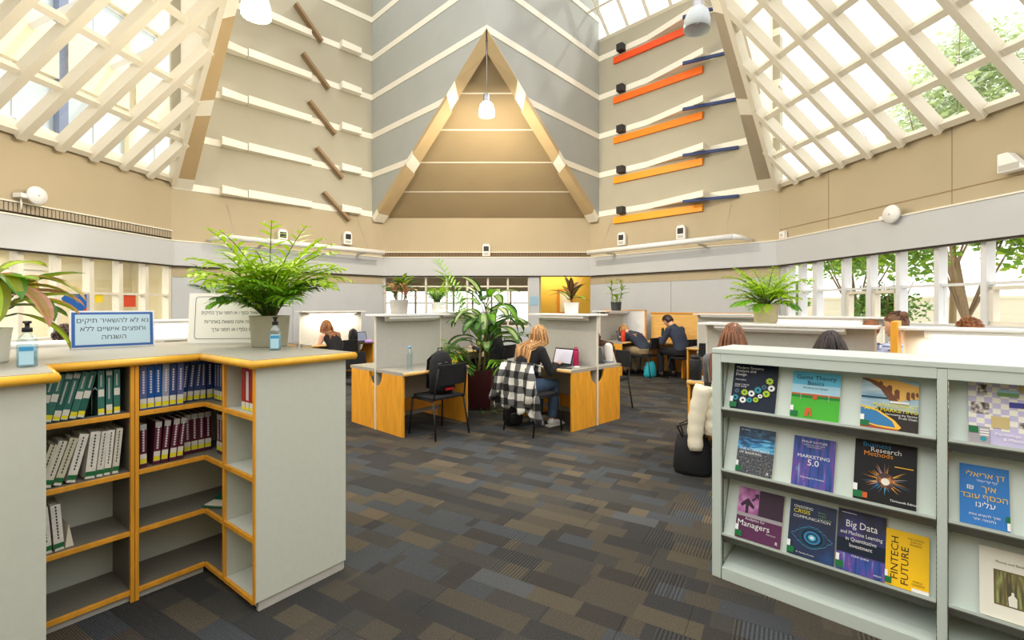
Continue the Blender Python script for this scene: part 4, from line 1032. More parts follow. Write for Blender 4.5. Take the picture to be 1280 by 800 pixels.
# plain table and low wood-topped ledge by the north-east wall
tb = empty('study_table', (3.42, 10.3, 0), R(-45), label='yellow wooden table in front of the man in the dark jacket', cat='table')
MB().box(-.45, .45, -.25, .25, .70, .735).build('table_top', 'wood_light', tb, bevel=.004)
for x in (-.42, .40):
    MB().box(x, x + .025, -.23, .23, 0, .70).build('side_panel', 'wood', tb)
lp = empty('low_partition', M=FNE @ Matrix.Translation((.3, .28, 0)), label='low pale wood-topped partition along the wall behind the man in the dark jacket', cat='partition')
MB().box(0, 2.3, 0, .04, .05, 1.34).build('partition_board', 'wood_light', lp)
MB().box(-.02, 2.32, -.02, .06, 1.34, 1.365).build('top_rail', 'wood', lp)
lp = empty('low_partition', M=FNE @ Matrix.Translation((2.65, .5, 0)) @ Matrix.Rotation(R(10), 4, 'Z'), label='white partition with a yellow wooden edge behind the hunched blonde woman', cat='partition')
MB().box(0, 1.0, 0, .03, .05, 1.40).build('partition_board', 'white', lp)
MB().box(-.03, 0, -.01, .04, .0, 1.42).box(-.03, 1.0, -.01, .04, 1.40, 1.42).build('wood_edge', 'wood', lp)

# ================================================================ chairs
def chair(loc, rz, label, proto=[None], matf=None):
    if proto[0] is None:
        r = empty('study_chair'); proto[0] = r
        MB().prism([(-.22, -.20), (.22, -.20), (.235, .10), (.20, .22), (-.20, .22), (-.235, .10)], .435, .47).build('seat', 'black_soft', r, bevel=.012)
        # curved backrest
        b = MB(); v = []
        n = 8
        for j in range(2):
            for i in range(n + 1):
                a = -1 + 2 * i / n; x = .215 * a; y = -.245 + .045 * a * a
                for z in (.60, .84): v.append((x, y - .035 * (z - .6) / .24 - j * .018, z))
        fs = []
        m_ = 2 * (n + 1)
        for i in range(n):
            a = 2 * i; fs += [(a, a + 2, a + 3, a + 1), (m_ + a, m_ + a + 1, m_ + a + 3, m_ + a + 2), (a, m_ + a, m_ + a + 2, a + 2), (a + 1, a + 3, m_ + a + 3, m_ + a + 1)]
        fs += [(0, 1, m_ + 1, m_), (2 * n, m_ + 2 * n, m_ + 2 * n + 1, 2 * n + 1)]
        b.add(v, fs).build('backrest', 'black_soft', r, bevel=.006)
        for s in (-1, 1):
            MB().tube([(s * .225, .20, .43), (s * .245, .24, 0)], .011, 8).build('leg', 'black', r)
            MB().tube([(s * .225, -.19, .43), (s * .25, -.26, 0)], .011, 8).build('leg', 'black', r)
            MB().tube([(s * .225, .20, .43), (s * .228, -.19, .43), (s * .215, -.235, .62), (s * .21, -.262, .80)], .010, 8).build('back_frame', 'black', r)
    else: r = copy_tree(proto[0])
    r.location = (loc[0], loc[1], 0); r.rotation_euler = (0, 0, R(rz))
    return tag(r, label, 'chair', 'black study chairs')
ANG_MP = 47.7; ANG_P = -132.3; ANG_Q = -42.3; ANG_MQ = 137.7
chair((-.87, 5.59), ANG_MP, 'black chair holding a black backpack in front of the empty carrel')
chair((.26, 5.73), -47, 'black chair draped with a chequered shirt under the long-haired woman')
chair((-2.12, 6.62), ANG_P, 'empty black chair on the far left side of the carrel with the water bottle')
chair((2.84, 10.12), ANG_MP, 'black chair of the hunched blonde woman above a turquoise bag')
chair((3.55, 9.70), 30, 'black chair of the man in the dark jacket')
chair((2.02, 4.20), ANG_Q, 'black chair with a cream puffer jacket beside the display shelf')
chair((1.42, 6.98), 133, 'black chair of the curly-haired woman')
chair((-3.45, 9.5), ANG_MP + 20, 'black chair of the woman in the brightly lit far left carrel')
chair((2.47, 3.70), ANG_Q, 'black chair of the dark-haired person right behind the display shelf')
chair((3.42, 8.15), 150, 'black chair standing empty near the corner of the right-hand walls')
chair((-.25, 8.3), 60, 'black chair half hidden behind the tall floor plant')
chair((4.2, 5.55), -42, 'black chair of the person in the plaid shirt')
chair((4.09, 4.92), 20, 'black chair of the person in the blue dotted shirt')
chair((4.48, 4.5), 110, 'black chair of the reader behind the glowing carrel at the right edge')
chair((-4.5, 4.75), ANG_P, 'black chair of the person in the teal top')

# ================================================================ people
mat('skin', (222, 172, 142), .5); mat('skin_dark', (190, 138, 108), .5); mat('eye_dark', (30, 24, 22), .3); mat('lip', (176, 98, 92), .5)
mat('hair_blonde', (206, 158, 98), .45); mat('hair_blonde_dark', (150, 104, 58), .45); mat('hair_brown', (104, 68, 42), .45); mat('hair_brown_dark', (70, 44, 28), .45)
mat('hair_dark', (48, 30, 26), .45); mat('hair_black', (26, 18, 18), .45); mat('hair_auburn', (140, 86, 52), .45)
mat('cloth_black', (22, 22, 26), .9); mat('cloth_navy', (48, 56, 74), .9); mat('cloth_teal', (20, 124, 136), .9); mat('jeans', (70, 92, 118), .9, var=.15, scale=20)
mat('cloth_khaki', (150, 132, 100), .9); mat('cloth_grey', (108, 108, 112), .9); mat('cloth_white', (226, 222, 214), .9); mat('trousers_black', (26, 26, 30), .9)
mat('shoe_white', (226, 226, 222), .6); mat('shoe_black', (26, 26, 28), .6)
def grid_mat(name, base, lines, sc, w=.2, thick=True):
    m = bpy.data.materials.new(name); m.use_nodes = True; nt = m.node_tree; b = nt.nodes['Principled BSDF']; b.inputs['Roughness'].default_value = .9
    tc = nt.nodes.new('ShaderNodeTexCoord'); sx = nt.nodes.new('ShaderNodeSeparateXYZ'); nt.links.new(tc.outputs['Object'], sx.inputs[0])
    def fr(o, s):
        a = nt.nodes.new('ShaderNodeMath'); a.operation = 'MULTIPLY'; nt.links.new(o, a.inputs[0]); a.inputs[1].default_value = s
        f = nt.nodes.new('ShaderNodeMath'); f.operation = 'FRACT'; nt.links.new(a.outputs[0], f.inputs[0])
        g = nt.nodes.new('ShaderNodeMath'); g.operation = 'LESS_THAN'; nt.links.new(f.outputs[0], g.inputs[0]); g.inputs[1].default_value = w
        return g.outputs[0]
    ad = nt.nodes.new('ShaderNodeMath'); ad.operation = 'ADD'; nt.links.new(fr(sx.outputs[0], sc), ad.inputs[0]); nt.links.new(fr(sx.outputs[2], sc), ad.inputs[1])
    dv = nt.nodes.new('ShaderNodeMath'); dv.operation = 'MULTIPLY'; dv.inputs[1].default_value = .5; nt.links.new(ad.outputs[0], dv.inputs[0])
    r = nt.nodes.new('ShaderNodeValToRGB'); r.color_ramp.interpolation = 'CONSTANT'
    cs = lines
    r.color_ramp.elements[0].color = (*lin(base), 1); r.color_ramp.elements[1].position = .3; r.color_ramp.elements[1].color = (*lin(cs[0]), 1)
    e = r.color_ramp.elements.new(.8); e.color = (*lin(cs[1]), 1)
    nt.links.new(dv.outputs[0], r.inputs['Fac']); nt.links.new(r.outputs['Color'], b.inputs['Base Color']); MATS[name] = m
grid_mat('cloth_plaid', (222, 222, 226), [(120, 126, 150), (60, 66, 90)], 14, .3)
grid_mat('cloth_dots', (188, 196, 226), [(188, 196, 226), (90, 100, 160)], 30, .4)
grid_mat('cloth_check', (226, 224, 214), [(96, 96, 96), (18, 18, 20)], 6.0, .5)

def ik(a, b, l1, l2, hint):
    a, b = Vector(a), Vector(b); d = b - a; L = min(d.length, (l1 + l2) * .995); u = d.normalized()
    x = (l1 * l1 - l2 * l2 + L * L) / (2 * L); h = math.sqrt(max(l1 * l1 - x * x, 1e-6))
    hv = Vector(hint); hv = (hv - u * hv.dot(u)).normalized()
    return a + u * x + hv * h, a + u * L
def remesh(o, vx, smooth=4):
    m = o.modifiers.new('remesh', 'REMESH'); m.mode = 'VOXEL'; m.voxel_size = vx; m.use_smooth_shade = True
    s = o.modifiers.new('smooth', 'SMOOTH'); s.iterations = smooth; s.factor = .5
def person(loc, rz, label, lean=20, head=35, yaw=0, hair='long', hcol=('hair_brown', 'hair_brown_dark'), top='cloth_black', sleeve=1., legs='jeans', shoe='shoe_black', skin='skin',
           hands=((-.13, .44, .775), (.14, .40, .775)), knees=.13, vx=.011, sc=1., collar=None, hairlen=.42, seed=1, roll=0, group='people studying'):
    rnd = random.Random(seed)
    r = empty('person', (loc[0], loc[1], 0), R(rz), label=label, cat='person', group=group); r.scale = (sc, sc, sc)
    th = R(lean); s = Vector((0, math.sin(th), math.cos(th))); th2 = R(lean * 1.35 + 4); s2 = Vector((0, math.sin(th2), math.cos(th2)))
    P0 = Vector((0, -.02, .555)); C = P0 + s * .26; S = C + s2 * .17; N = S + s2 * .07
    HP = R(head); hd = Vector((math.sin(R(roll)) * .6, math.sin(HP), math.cos(HP))).normalized()
    HC = N + hd * .155 + Vector((0, .012, 0))
    HM = Matrix.Translation(HC) @ Matrix.Rotation(R(yaw), 4, 'Z') @ Matrix.Rotation(R(roll), 4, 'Y') @ Matrix.Rotation(-HP * .95, 4, 'X')
    sh = [S + Vector((x, 0, -.005)) for x in (-.175, .175)]
    el = []; wr = []
    for k in (0, 1):
        e, w_ = ik(sh[k], hands[k], .285, .25, (-.5 if k == 0 else .5, -.35, -.8)); el.append(e); wr.append(w_)
    hip = [Vector((x, .0, .52)) for x in (-.095, .095)]; kn = [Vector((-knees, .43, .515)), Vector((knees, .43, .515))]; an = [Vector((-knees - .01, .40, .10)), Vector((knees + .02, .36, .10))]
    def torso(mb, g=0.):
        mb.tube([P0 + Vector((0, 0, -.09)), P0, P0 + s * .12, C, C + s2 * .10, S, N - s2 * .02], [(.15 + g, .11 + g), (.172 + g, .125 + g), (.148 + g, .105 + g), (.158 + g, .108 + g), (.172 + g, .105 + g), (.145 + g, .082 + g), (.062 + g, .058 + g)], 16, up=(1, 0, 0))
    b = MB(); torso(b)
    b.tube([N - s2 * .04, N + hd * .03, HC - hd * .04], [.062, .052, .052], 12)
    def hf(d, p):
        q = p.copy()
        if d.z < 0: q.x *= 1 - .32 * (-d.z) ** 1.5; q.y *= 1 - .12 * (-d.z)
        if d.y > 0 and d.z < 0: q.y += .010 * d.y
        return q
    b.ball((0, .0, .0), (.074, .094, .115), 20, 14, M=HM, fn=hf)
    b.ball((0, .096, -.020), (.013, .020, .020), 8, 6, M=HM); b.ball((0, .082, -.062), (.026, .014, .012), 8, 6, M=HM); b.ball((0, .080, -.092), (.024, .016, .016), 8, 6, M=HM)
    for x in (-1, 1): b.ball((x * .076, -.008, -.012), (.010, .018, .030), 8, 6, M=HM)
    for k in (0, 1):
        b.ball(sh[k], .055, 10, 8)
        b.tube([sh[k], sh[k].lerp(el[k], .5), el[k], el[k].lerp(wr[k], .35), wr[k]], [.052, .045, .037, .037, .025], 10)
        f = (wr[k] - el[k]).normalized(); f.z *= .35; f.normalize(); sd = f.cross(Vector((0, 0, 1))).normalized()
        pm_ = wr[k] + f * .045 + Vector((0, 0, -.002)); kb = wr[k] + f * .085 + Vector((0, 0, -.004))
        b.tube([wr[k], pm_, kb], [(.026, .018), (.038, .015), (.040, .013)], 10, up=sd)
        for i, L_ in enumerate((.062, .074, .070, .054)):
            a = kb + sd * (-.030 + .020 * i) ; fd = (f + sd * (-.12 + .08 * i)).normalized()
            b.tube([a - f * .02, a + fd * L_ * .45 + Vector((0, 0, .006)), a + fd * L_ * .8 + Vector((0, 0, -.004)), a + fd * L_ + Vector((0, 0, -.016))], [.0098, .0094, .0088, .0070], 8)
        ins = sd if (k == 0) else -sd
        a = wr[k] + f * .025 + ins * .022
        b.tube([a, a + ins * .022 + f * .025, a + ins * .030 + f * .052, a + ins * .026 + f * .068], [.013, .011, .010, .008], 8)
        b.tube([hip[k], hip[k].lerp(kn[k], .5), kn[k], kn[k].lerp(an[k], .4), an[k]], [.088, .078, .058, .055, .038], 12)
        b.tube([an[k] + Vector((0, -.05, -.055)), an[k] + Vector((0, .05, -.06)), an[k] + Vector((0, .14, -.075))], [(.035, .03), (.042, .028), (.036, .018)], 10, up=(1, 0, 0))
        b.tube([an[k], an[k] + Vector((0, -.01, -.06))], .036, 8)
    o = b.build('body', skin, r); remesh(o, vx)
    # face
    e = MB()
    for x in (-1, 1): e.ball((x * .030, .086, .012), (.013, .008, .009), 8, 6, M=HM)
    e.build('eyes', 'eye_dark', r)
    MB().tube([HM @ Vector((-.024, .092, -.064)), HM @ Vector((0, .098, -.062)), HM @ Vector((.024, .092, -.064))], [.004, .007, .004], 6).build('mouth', 'lip', r)
    e = MB()
    for x in (-1, 1): e.tube([HM @ Vector((x * .014, .093, .032)), HM @ Vector((x * .032, .090, .037)), HM @ Vector((x * .050, .078, .030))], .0035, 5)
    e.build('eyebrows', hcol[1], r)
    # clothes
    c = MB(); torso(c, .014)
    for k in (0, 1):
        c.ball(sh[k], .068 if sleeve > 0 else .05, 10, 8)
        if sleeve > 0:
            pts = [sh[k], sh[k].lerp(el[k], .5), el[k]]; rr = [.066, .060, .052]
            if sleeve > .5: pts += [el[k].lerp(wr[k], .5), el[k].lerp(wr[k], .94)]; rr += [.048, .036]
            else: pts = pts[:2]; rr = [.066, .064]
            c.tube(pts, rr, 10)
    if collar: c.tube([N - s2 * .03, N + hd * .03], [.078, .068], 12)
    o = c.build('top_garment', top, r); remesh(o, .014, 3)
    c = MB()
    c.tube([P0 + Vector((0, -.01, -.10)), P0 + Vector((0, 0, .02))], [(.165, .125), (.188, .140)], 16, up=(1, 0, 0))
    for k in (0, 1):
        c.tube([hip[k], hip[k].lerp(kn[k], .5), kn[k], kn[k].lerp(an[k], .4), an[k] + Vector((0, 0, .0))], [.105, .092, .074, .070, .060], 12)
    o = c.build('trousers', legs, r); remesh(o, .015, 3)
    for k in (0, 1):
        a = an[k]
        c = MB().tube([a + Vector((0, -.075, -.05)), a + Vector((0, -.03, -.045)), a + Vector((0, .05, -.055)), a + Vector((0, .14, -.070)), a + Vector((0, .19, -.078))], [(.030, .030), (.042, .042), (.046, .038), (.046, .026), (.030, .014)], 12, up=(1, 0, 0))
        c.tube([a + Vector((0, -.01, -.05)), a + Vector((0, -.01, .0))], .045, 10)
        so = c.build('shoe', shoe, r, sub=1)
        MB().prism([(a.x - .04, a.y - .09), (a.x + .04, a.y - .09), (a.x + .05, a.y + .08), (a.x + .035, a.y + .20), (a.x - .035, a.y + .20), (a.x - .05, a.y + .08)], 0, .020).build('sole', 'shoe_white' if shoe == 'shoe_white' else 'black', r)
    # hair
    hb = MB()
    def hfn(d, p):
        q = p.copy()
        if d.y > .15 and d.z < .42: q = q * .80
        if d.z < -.45: q = q * .86
        return q
    hb.ball((0, -.008, .010), (.084, .104, .122), 22, 14, M=HM, fn=hfn, m=0)
    if hair in ('long', 'curly', 'medium'):
        Hn = 170 if hair != 'curly' else 150
        for i in range(Hn):
            a = rnd.uniform(R(150), R(390)); el_ = rnd.uniform(-.25, .95)
            d = Vector((math.cos(a) * math.cos(el_), math.sin(a) * math.cos(el_), math.sin(el_)))
            p = HM @ Vector((d.x * .084, d.y * .106 - .008, d.z * .122 + .01))
            if d.y > .35: continue
            top_ = HM @ Vector((rnd.uniform(-.02, .02), -.02, .130))
            pts = [top_.lerp(p, .25) + (p - HC) * .02, p]
            L_ = hairlen * rnd.uniform(.8, 1.05); n = 7
            out = (HM.to_3x3() @ Vector((d.x, d.y, 0))); out.z = 0
            for j in range(1, n + 1):
                t = j / n
                q = p + Vector((0, 0, -L_ * t)) + out * (.03 * math.sin(PI * min(1, t * 1.3)))
                q.x += .04 * t * (1 if d.x > 0 else -1) * abs(d.x)
                zt = q.z
                if zt < N.z:
                    ys = P0.y + math.tan(th) * (zt - P0.z) + (.05 * t)
                    yb = ys - .150 + (q.x / .2) ** 2 * .06
                    if abs(q.x) < .2: q.y = min(q.y, yb) if d.y < .1 or lean < 34 else q.y
                    q.y = q.y * 1.0
                if hair == 'curly': q += Vector((math.sin(t * 22 + i) * .012, math.cos(t * 22 + i) * .012, 0)) + out * .015
                pts.append(q)
            hb.tube(pts, [.004, .008] + [.0085] * (n - 2) + [.006, .002], 4, m=i % 2)
    elif hair == 'short':
        for i in range(120):
            a = rnd.uniform(0, 2 * PI); el_ = rnd.uniform(.15, 1.5)
            d = Vector((math.cos(a) * math.cos(el_), math.sin(a) * math.cos(el_), math.sin(el_)))
            if d.y > .5 and d.z < .6: continue
            p = HM @ Vector((d.x * .083, d.y * .103 - .008, d.z * .122 + .01)); q = HM @ Vector((d.x * .094, d.y * .118 + .02, d.z * .136 + .012))
            hb.tube([p, q], [.009, .003], 4, m=i % 2)
    elif hair == 'bun':
        hb.ball((0, -.085, .085), (.045, .04, .04), 12, 8, M=HM)
        for i in range(60):
            a = rnd.uniform(0, 2 * PI); el_ = rnd.uniform(.0, 1.4)
            d = Vector((math.cos(a) * math.cos(el_), math.sin(a) * math.cos(el_), math.sin(el_)))
            if d.y > .5 and d.z < .5: continue
            p = HM @ Vector((d.x * .086, d.y * .106 - .008, d.z * .125 + .01)); q = HM @ Vector((0, -.08, .10))
            hb.tube([p, p.lerp(q, .5) + (p - HC) * .12, q], [.006, .006, .004], 4, m=i % 2)
    hb.build('hair', list(hcol), r, recalc=False)
    return r
person((.14, 5.80), -47, 'woman with long blonde hair in a black top bent over her laptop', lean=17, head=38, hcol=('hair_blonde', 'hair_blonde_dark'), top='cloth_black', legs='jeans', shoe='shoe_white', vx=.009,
       hands=((-.10, .42, .775), (.20, .40, .775)), hairlen=.40, seed=3, roll=0, yaw=-8)
person((-3.50, 9.45), ANG_MP + 8, 'woman with light brown hair in a black sleeveless top at the lit far left desk', lean=28, head=30, hcol=('hair_auburn', 'hair_blonde_dark'), top='cloth_black', sleeve=0, legs='trousers_black', seed=4, hairlen=.3)
person((-4.58, 4.80), ANG_P, 'person with short dark hair in a teal top bent low behind the left bookcase', lean=15, head=60, hair='short', hcol=('hair_dark', 'hair_brown_dark'), top='cloth_teal', seed=5, sc=1.09, hands=((-.2, .42, .72), (.2, .42, .72)))
person((2.84, 10.12), ANG_MP - 10, 'blonde woman in a dark jumper hunched over the desk with the orange flask', lean=42, head=68, hcol=('hair_blonde', 'hair_brown'), top='cloth_navy', collar=True, legs='cloth_khaki', hair='medium', hairlen=.22, seed=6, sc=1.05, hands=((-.15, .5, .775), (.15, .5, .775)))
person((3.50, 9.72), 28, 'man with short dark hair in a dark blue-grey jacket reading', lean=22, head=48, hair='short', hcol=('hair_dark', 'hair_brown_dark'), top='cloth_navy', collar=True, legs='trousers_black', seed=7, sc=1.08)
person((1.42, 6.98), 128, 'woman with long curly dark brown hair behind a grey laptop', lean=26, head=45, hair='curly', hcol=('hair_brown_dark', 'hair_brown'), top='cloth_white', legs='trousers_black', seed=8, hairlen=.45)
person((1.96, 4.28), ANG_Q, 'woman with long chestnut hair beside the display shelf next to a black flask', lean=6, head=22, hcol=('hair_auburn', 'hair_brown'), top='cloth_grey', legs='jeans', seed=9, hairlen=.50, sc=1.02, hands=((-.12, .40, .775), (.14, .42, .775)))
person((2.47, 3.70), ANG_Q, 'person with very dark hair whose head rises just above the display shelf', lean=8, head=20, hcol=('hair_dark', 'hair_black'), top='cloth_black', legs='trousers_black', seed=10, hairlen=.3, sc=.99)
person((4.2, 5.55), -42, 'person with brown hair in a white and blue plaid shirt', lean=8, head=45, hair='short', hcol=('hair_auburn', 'hair_brown'), top='cloth_plaid', seed=11, sc=1.05)
person((4.09, 4.92), 20, 'person with hair pinned up in a pale blue dotted shirt', lean=4, head=10, hair='bun', hcol=('hair_brown', 'hair_brown_dark'), top='cloth_dots', seed=12, sc=1.08)
person((4.48, 4.5), 110, 'reader whose light brown head shows over the glowing carrel at the right edge', lean=7, head=30, hair='short', hcol=('hair_auburn', 'hair_blonde_dark'), top='cloth_grey', seed=13, sc=1.07)
person((-.25, 8.3), 60, 'person in black with dark hair half hidden behind the tall floor plant', lean=12, head=25, hcol=('hair_dark', 'hair_black'), top='cloth_black', legs='trousers_black', seed=14, hairlen=.25)

# ================================================================ things on and around the desks
def bottle(name, loc, label, r=.035, h=.24, body='black', cap='black', kind='flask'):
    o = empty(name, loc, label=label, cat='bottle')
    if kind == 'flask':
        MB().lathe([(r * .92, 0), (r, .006), (r, h * .80), (r * .85, h * .86)], 18).build('bottle_body', body, o)
        MB().lathe([(r * .80, h * .86), (r * .80, h * .97), (r * .7, h)], 18).tube([(-r * .5, 0, h), (-r * .5, 0, h * 1.05), (r * .5, 0, h * 1.05), (r * .5, 0, h)], .004, 6).build('lid', cap, o)
    else:
        pr = [(r * .9, 0), (r, .01)]
        for k in range(5): pr += [(r, h * (.1 + .11 * k)), (r * .90, h * (.14 + .11 * k)), (r, h * (.18 + .11 * k))]
        pr += [(r, h * .70), (r * .45, h * .86), (r * .42, h * .90)]
        MB().lathe(pr, 18).build('bottle_body', body, o)
        MB().lathe([(r * .5, h * .90), (r * .5, h), (r * .4, h)], 14).build('cap', cap, o)
    return o
mat('cap_blue', (120, 180, 220), .4)
bottle('water_bottle', (-1.22, 5.63, .738), 'clear ribbed plastic water bottle on the empty carrel desk', .036, .29, 'plastic_clear', 'cap_blue', 'pet')
bottle('flask', (.815, 6.0, .738), 'magenta drinking flask beside the open laptop', .036, .23, mat('magenta', (176, 30, 84), .35), 'magenta')
bottle('flask', (1.915, 4.93, .738), 'tall black flask on the desk corner beside the display shelf', .062, .25, 'black', 'black_cube')
bottle('flask', (2.40, 10.17, .738), 'bright orange flask on the carrel desk near the back wall', .045, .25, mat('flask_orange', (226, 70, 30), .4), 'flask_orange')
bottle('flask', (2.72, 10.72, .738), 'slate blue cup on the desk of the hunched blonde woman', .045, .19, mat('flask_blue', (90, 120, 150), .4), 'black')
bottle('flask', (3.33, 10.42, .735), 'dark green bottle on the table beside the man in the dark jacket', .035, .28, mat('flask_green', (24, 70, 44), .4), 'black')
def laptop(loc, rz, label, tilt=18, scr='screen_pale', body='metal', ms=.0):
    o = empty('laptop', loc, R(rz), label=label, cat='laptop')     # the user is on the -y side
    MB().box(-.16, .16, -.11, .11, 0, .014).build('keyboard_base', body, o, bevel=.002)
    k = MB()
    for i in range(12):
        for j in range(5): k.box(-.14 + i * .0235, -.122 + i * .0235, -.02 + j * .022, -.004 + j * .022, .014, .016)
    tag(k.build('keys', 'black', o, recalc=False), kind='stuff')
    L = Matrix.Translation((0, .11, .014)) @ Matrix.Rotation(R(-tilt), 4, 'X')
    MB().box(-.16, .16, 0, .006, 0, .215, 0, L).build('lid', body, o)
    MB().box(-.152, .152, -.001, 0, .008, .207, 0, L).build('bezel', 'black', o)
    MB().box(-.144, .144, -.002, -.001, .018, .198, 0, L).build('screen', scr, o)
    return o
m = mat('screen_pale', (226, 222, 236), .3, emit=.15); mat('screen_photo', (120, 128, 150), .3, emit=.25); mat('alu', (128, 134, 146), .4, metal=.3)
laptop((.56, 6.03, .738), -47, 'open laptop with a pale document on its screen', body='black_cube')
laptop((1.20, 6.46, .738), 133, 'open grey laptop seen from behind in front of the curly-haired woman', body='alu')
laptop((-3.15, 10.0, .738), 48, 'dark open laptop on the brightly lit far left desk', body='black_cube', scr='screen_photo')
laptop((2.55, 10.50, .738), 47.7, 'black open laptop behind the orange flask', body='black_cube', scr='screen_photo')
o = empty('earphone_case', (.80, 5.84, .738), R(20), label='small white earphone case on the desk corner by the magenta flask', cat='case')
MB().box(-.035, .035, -.022, .022, 0, .022).build('case', 'white', o, bevel=.008); MB().box(-.036, .036, -.0225, .0225, .013, .0138).build('seam', 'part_grey', o)
o = empty('phone', (.66, 5.80, .738), R(60), label='black phone lying on the desk in front of the open laptop', cat='phone')
MB().box(-.036, .036, -.075, .075, 0, .009).build('case', 'black', o, bevel=.003); MB().box(-.033, .033, -.070, .070, .009, .0095).build('glass', 'black_cube', o)
def papers(loc, rz, label, n=3, sz=(.21, .297)):
    o = empty('paper_sheets', loc, R(rz), label=label, cat='paper')
    for i in range(n):
        MB().box(-sz[0] / 2, sz[0] / 2, -sz[1] / 2, sz[1] / 2, i * .0014, i * .0014 + .001, 0, Matrix.Rotation(R(i * 7), 4, 'Z')).build('sheet', 'white', o)
papers((.42, 6.10, .738), 20, 'white sheets under the hands of the long-haired woman')
papers((-3.60, 9.95, .738), 40, 'white sheets on the brightly lit far left desk')
papers((2.78, 10.55, .738), 60, 'white and blue sheets in front of the hunched blonde woman')
papers((2.52, 4.99, 1.322), 15, 'white sheets left on the carrel shelf beside the potted palm', 4)
def backpack(loc, rz, label, sc=1., tag_red=False, m='black_soft'):
    o = empty('backpack', loc, R(rz), label=label, cat='bag'); o.scale = (sc, sc, sc)
    b = MB().tube([(0, 0, .0), (0, 0, .03), (0, .0, .22), (0, .01, .36), (0, .02, .43), (0, .03, .46)], [(.12, .07), (.15, .10), (.155, .105), (.135, .09), (.10, .065), (.04, .03)], 16, up=(1, 0, 0))
    b.build('bag_body', m, o)
    MB().tube([(0, -.08, .03), (0, -.09, .06), (0, -.09, .18), (0, -.075, .22)], [(.09, .03), (.115, .05), (.11, .045), (.08, .02)], 14, up=(1, 0, 0)).build('front_pocket', m, o)
    for s in (-1, 1): MB().tube([(s * .06, .06, .42), (s * .085, .12, .36), (s * .09, .13, .20), (s * .12, .09, .06)], [(.025, .008)] * 4, 8, up=(1, 0, 0)).build('shoulder_strap', 'black', o)
    MB().tube([(-.03, .03, .45), (-.025, .03, .49), (.025, .03, .49), (.03, .03, .45)], .007, 6).build('grab_handle', 'black', o)
    if tag_red: MB().box(-.06, .05, -.150, -.146, .05, .075).build('red_tag', mat('tag_red', (220, 40, 40), .5), o)
    for k in range(2): MB().tube([(-.10, -.096 + k * .03, .20 + k * .13), (0, -.112 + k * .03, .215 + k * .13), (.10, -.096 + k * .03, .20 + k * .13)], .003, 5).build('zip', 'metal', o)
    return o
backpack((-.84, 5.62, .472), ANG_MP, 'black backpack with a red tag sitting on the chair at the empty carrel', 1.08, True)
backpack((.02, 5.98, 0), 30, 'black bag on the floor beside the chair with the chequered shirt', .80)
backpack((-3.36, 9.98, .738), 200, 'dark backpack standing on the brightly lit far left desk', .62)
# handbag on the floor by the display shelf
o = empty('handbag', (1.62, 4.24, 0), R(-30), label='black soft handbag on the carpet under the cream puffer jacket', cat='bag')
MB().tube([(0, 0, 0), (0, 0, .04), (0, 0, .22), (0, 0, .34)], [(.15, .08), (.17, .10), (.155, .085), (.13, .03)], 16, up=(1, 0, 0)).build('bag_body', 'black_soft', o)
for s in (-1, 1): MB().tube([(-.08, s * .03, .33), (-.12, s * .06, .42), (-.02, s * .09, .47), (.06, s * .06, .42), (.07, s * .03, .33)], .008, 6).build('strap', 'black', o)
# turquoise bag under the far chair
o = empty('carrier_bag', (2.93, 10.02, 0), R(20), label='turquoise carrier bag on the floor under the hunched woman\'s chair', cat='bag')
MB().tube([(0, 0, 0), (0, 0, .05), (.01, 0, .22), (0, 0, .33)], [(.13, .08), (.15, .10), (.13, .085), (.09, .04)], 12, up=(1, 0, 0)).build('bag_body', mat('turquoise', (40, 178, 196), .6, bump=.4, scale=12), o)
MB().tube([(-.05, 0, .32), (-.04, 0, .40), (.04, 0, .40), (.05, 0, .32)], .006, 6).build('strap', 'turquoise', o)
o = empty('pouch', (-2.95, 9.72, .738), R(10), label='small lilac pouch beside the dark laptop on the far left desk', cat='pouch')
MB().tube([(-.08, 0, .03), (-.05, 0, .04), (.05, 0, .04), (.08, 0, .03)], [.015, .04, .04, .015], 10).build('pouch_body', mat('lilac', (190, 150, 220), .7), o); MB().tube([(-.07, 0, .082), (.07, 0, .082)], .003, 5).build('zip', 'metal', o)

# chequered shirt over the chair back
sh_ = empty('draped_shirt', (.27, 5.72, 0), R(-47), label='black and white chequered shirt draped over the back of a chair', cat='shirt')
v = []; f = []; nx, ny = 26, 26
for j in range(ny + 1):
    t = j / ny
    if t < .15: z = .70 + .16 * (t / .15); y = -.215 - .02 * t
    else:
        z = .86 - .56 * ((t - .15) / .85); y = -.300 - .05 * math.sin(min(1, (t - .15) * 3) * PI / 2)
    for i in range(nx + 1):
        a = -1 + 2 * i / nx; wdt = .265 + .22 * max(0, t - .25)
        fold = .022 * math.sin(i * 1.45 + 1) * min(1, max(0, t - .12) * 2.2)
        zz = z - .05 * abs(a) ** 2 * t - (.035 * math.sin(i * .9) + .10 * max(0, a) ** 2 - .05 * max(0, -a)) * (t > .5) * (t - .5) * 2
        v.append((a * wdt + .012 * math.sin(j * .8), y + fold + .04 * a * a, zz))
for j in range(ny):
    for i in range(nx): k = j * (nx + 1) + i; f.append((k, k + 1, k + nx + 2, k + nx + 1))
o = MB().add(v, f, 0, True).build('shirt_body', 'cloth_check', sh_); sm = o.modifiers.new('sol', 'SOLIDIFY'); sm.thickness = .008
for s in (-1, 1):
    o = MB().tube([(s * .20, -.30, .80), (s * .27, -.33, .68), (s * .285, -.36, .52), (s * .26 - (.10 if s < 0 else 0), -.38, .38)], [(.06, .03), (.065, .04), (.06, .04), (.05, .035)], 12, up=(1, 0, 0)).build('sleeve', 'cloth_check', sh_)
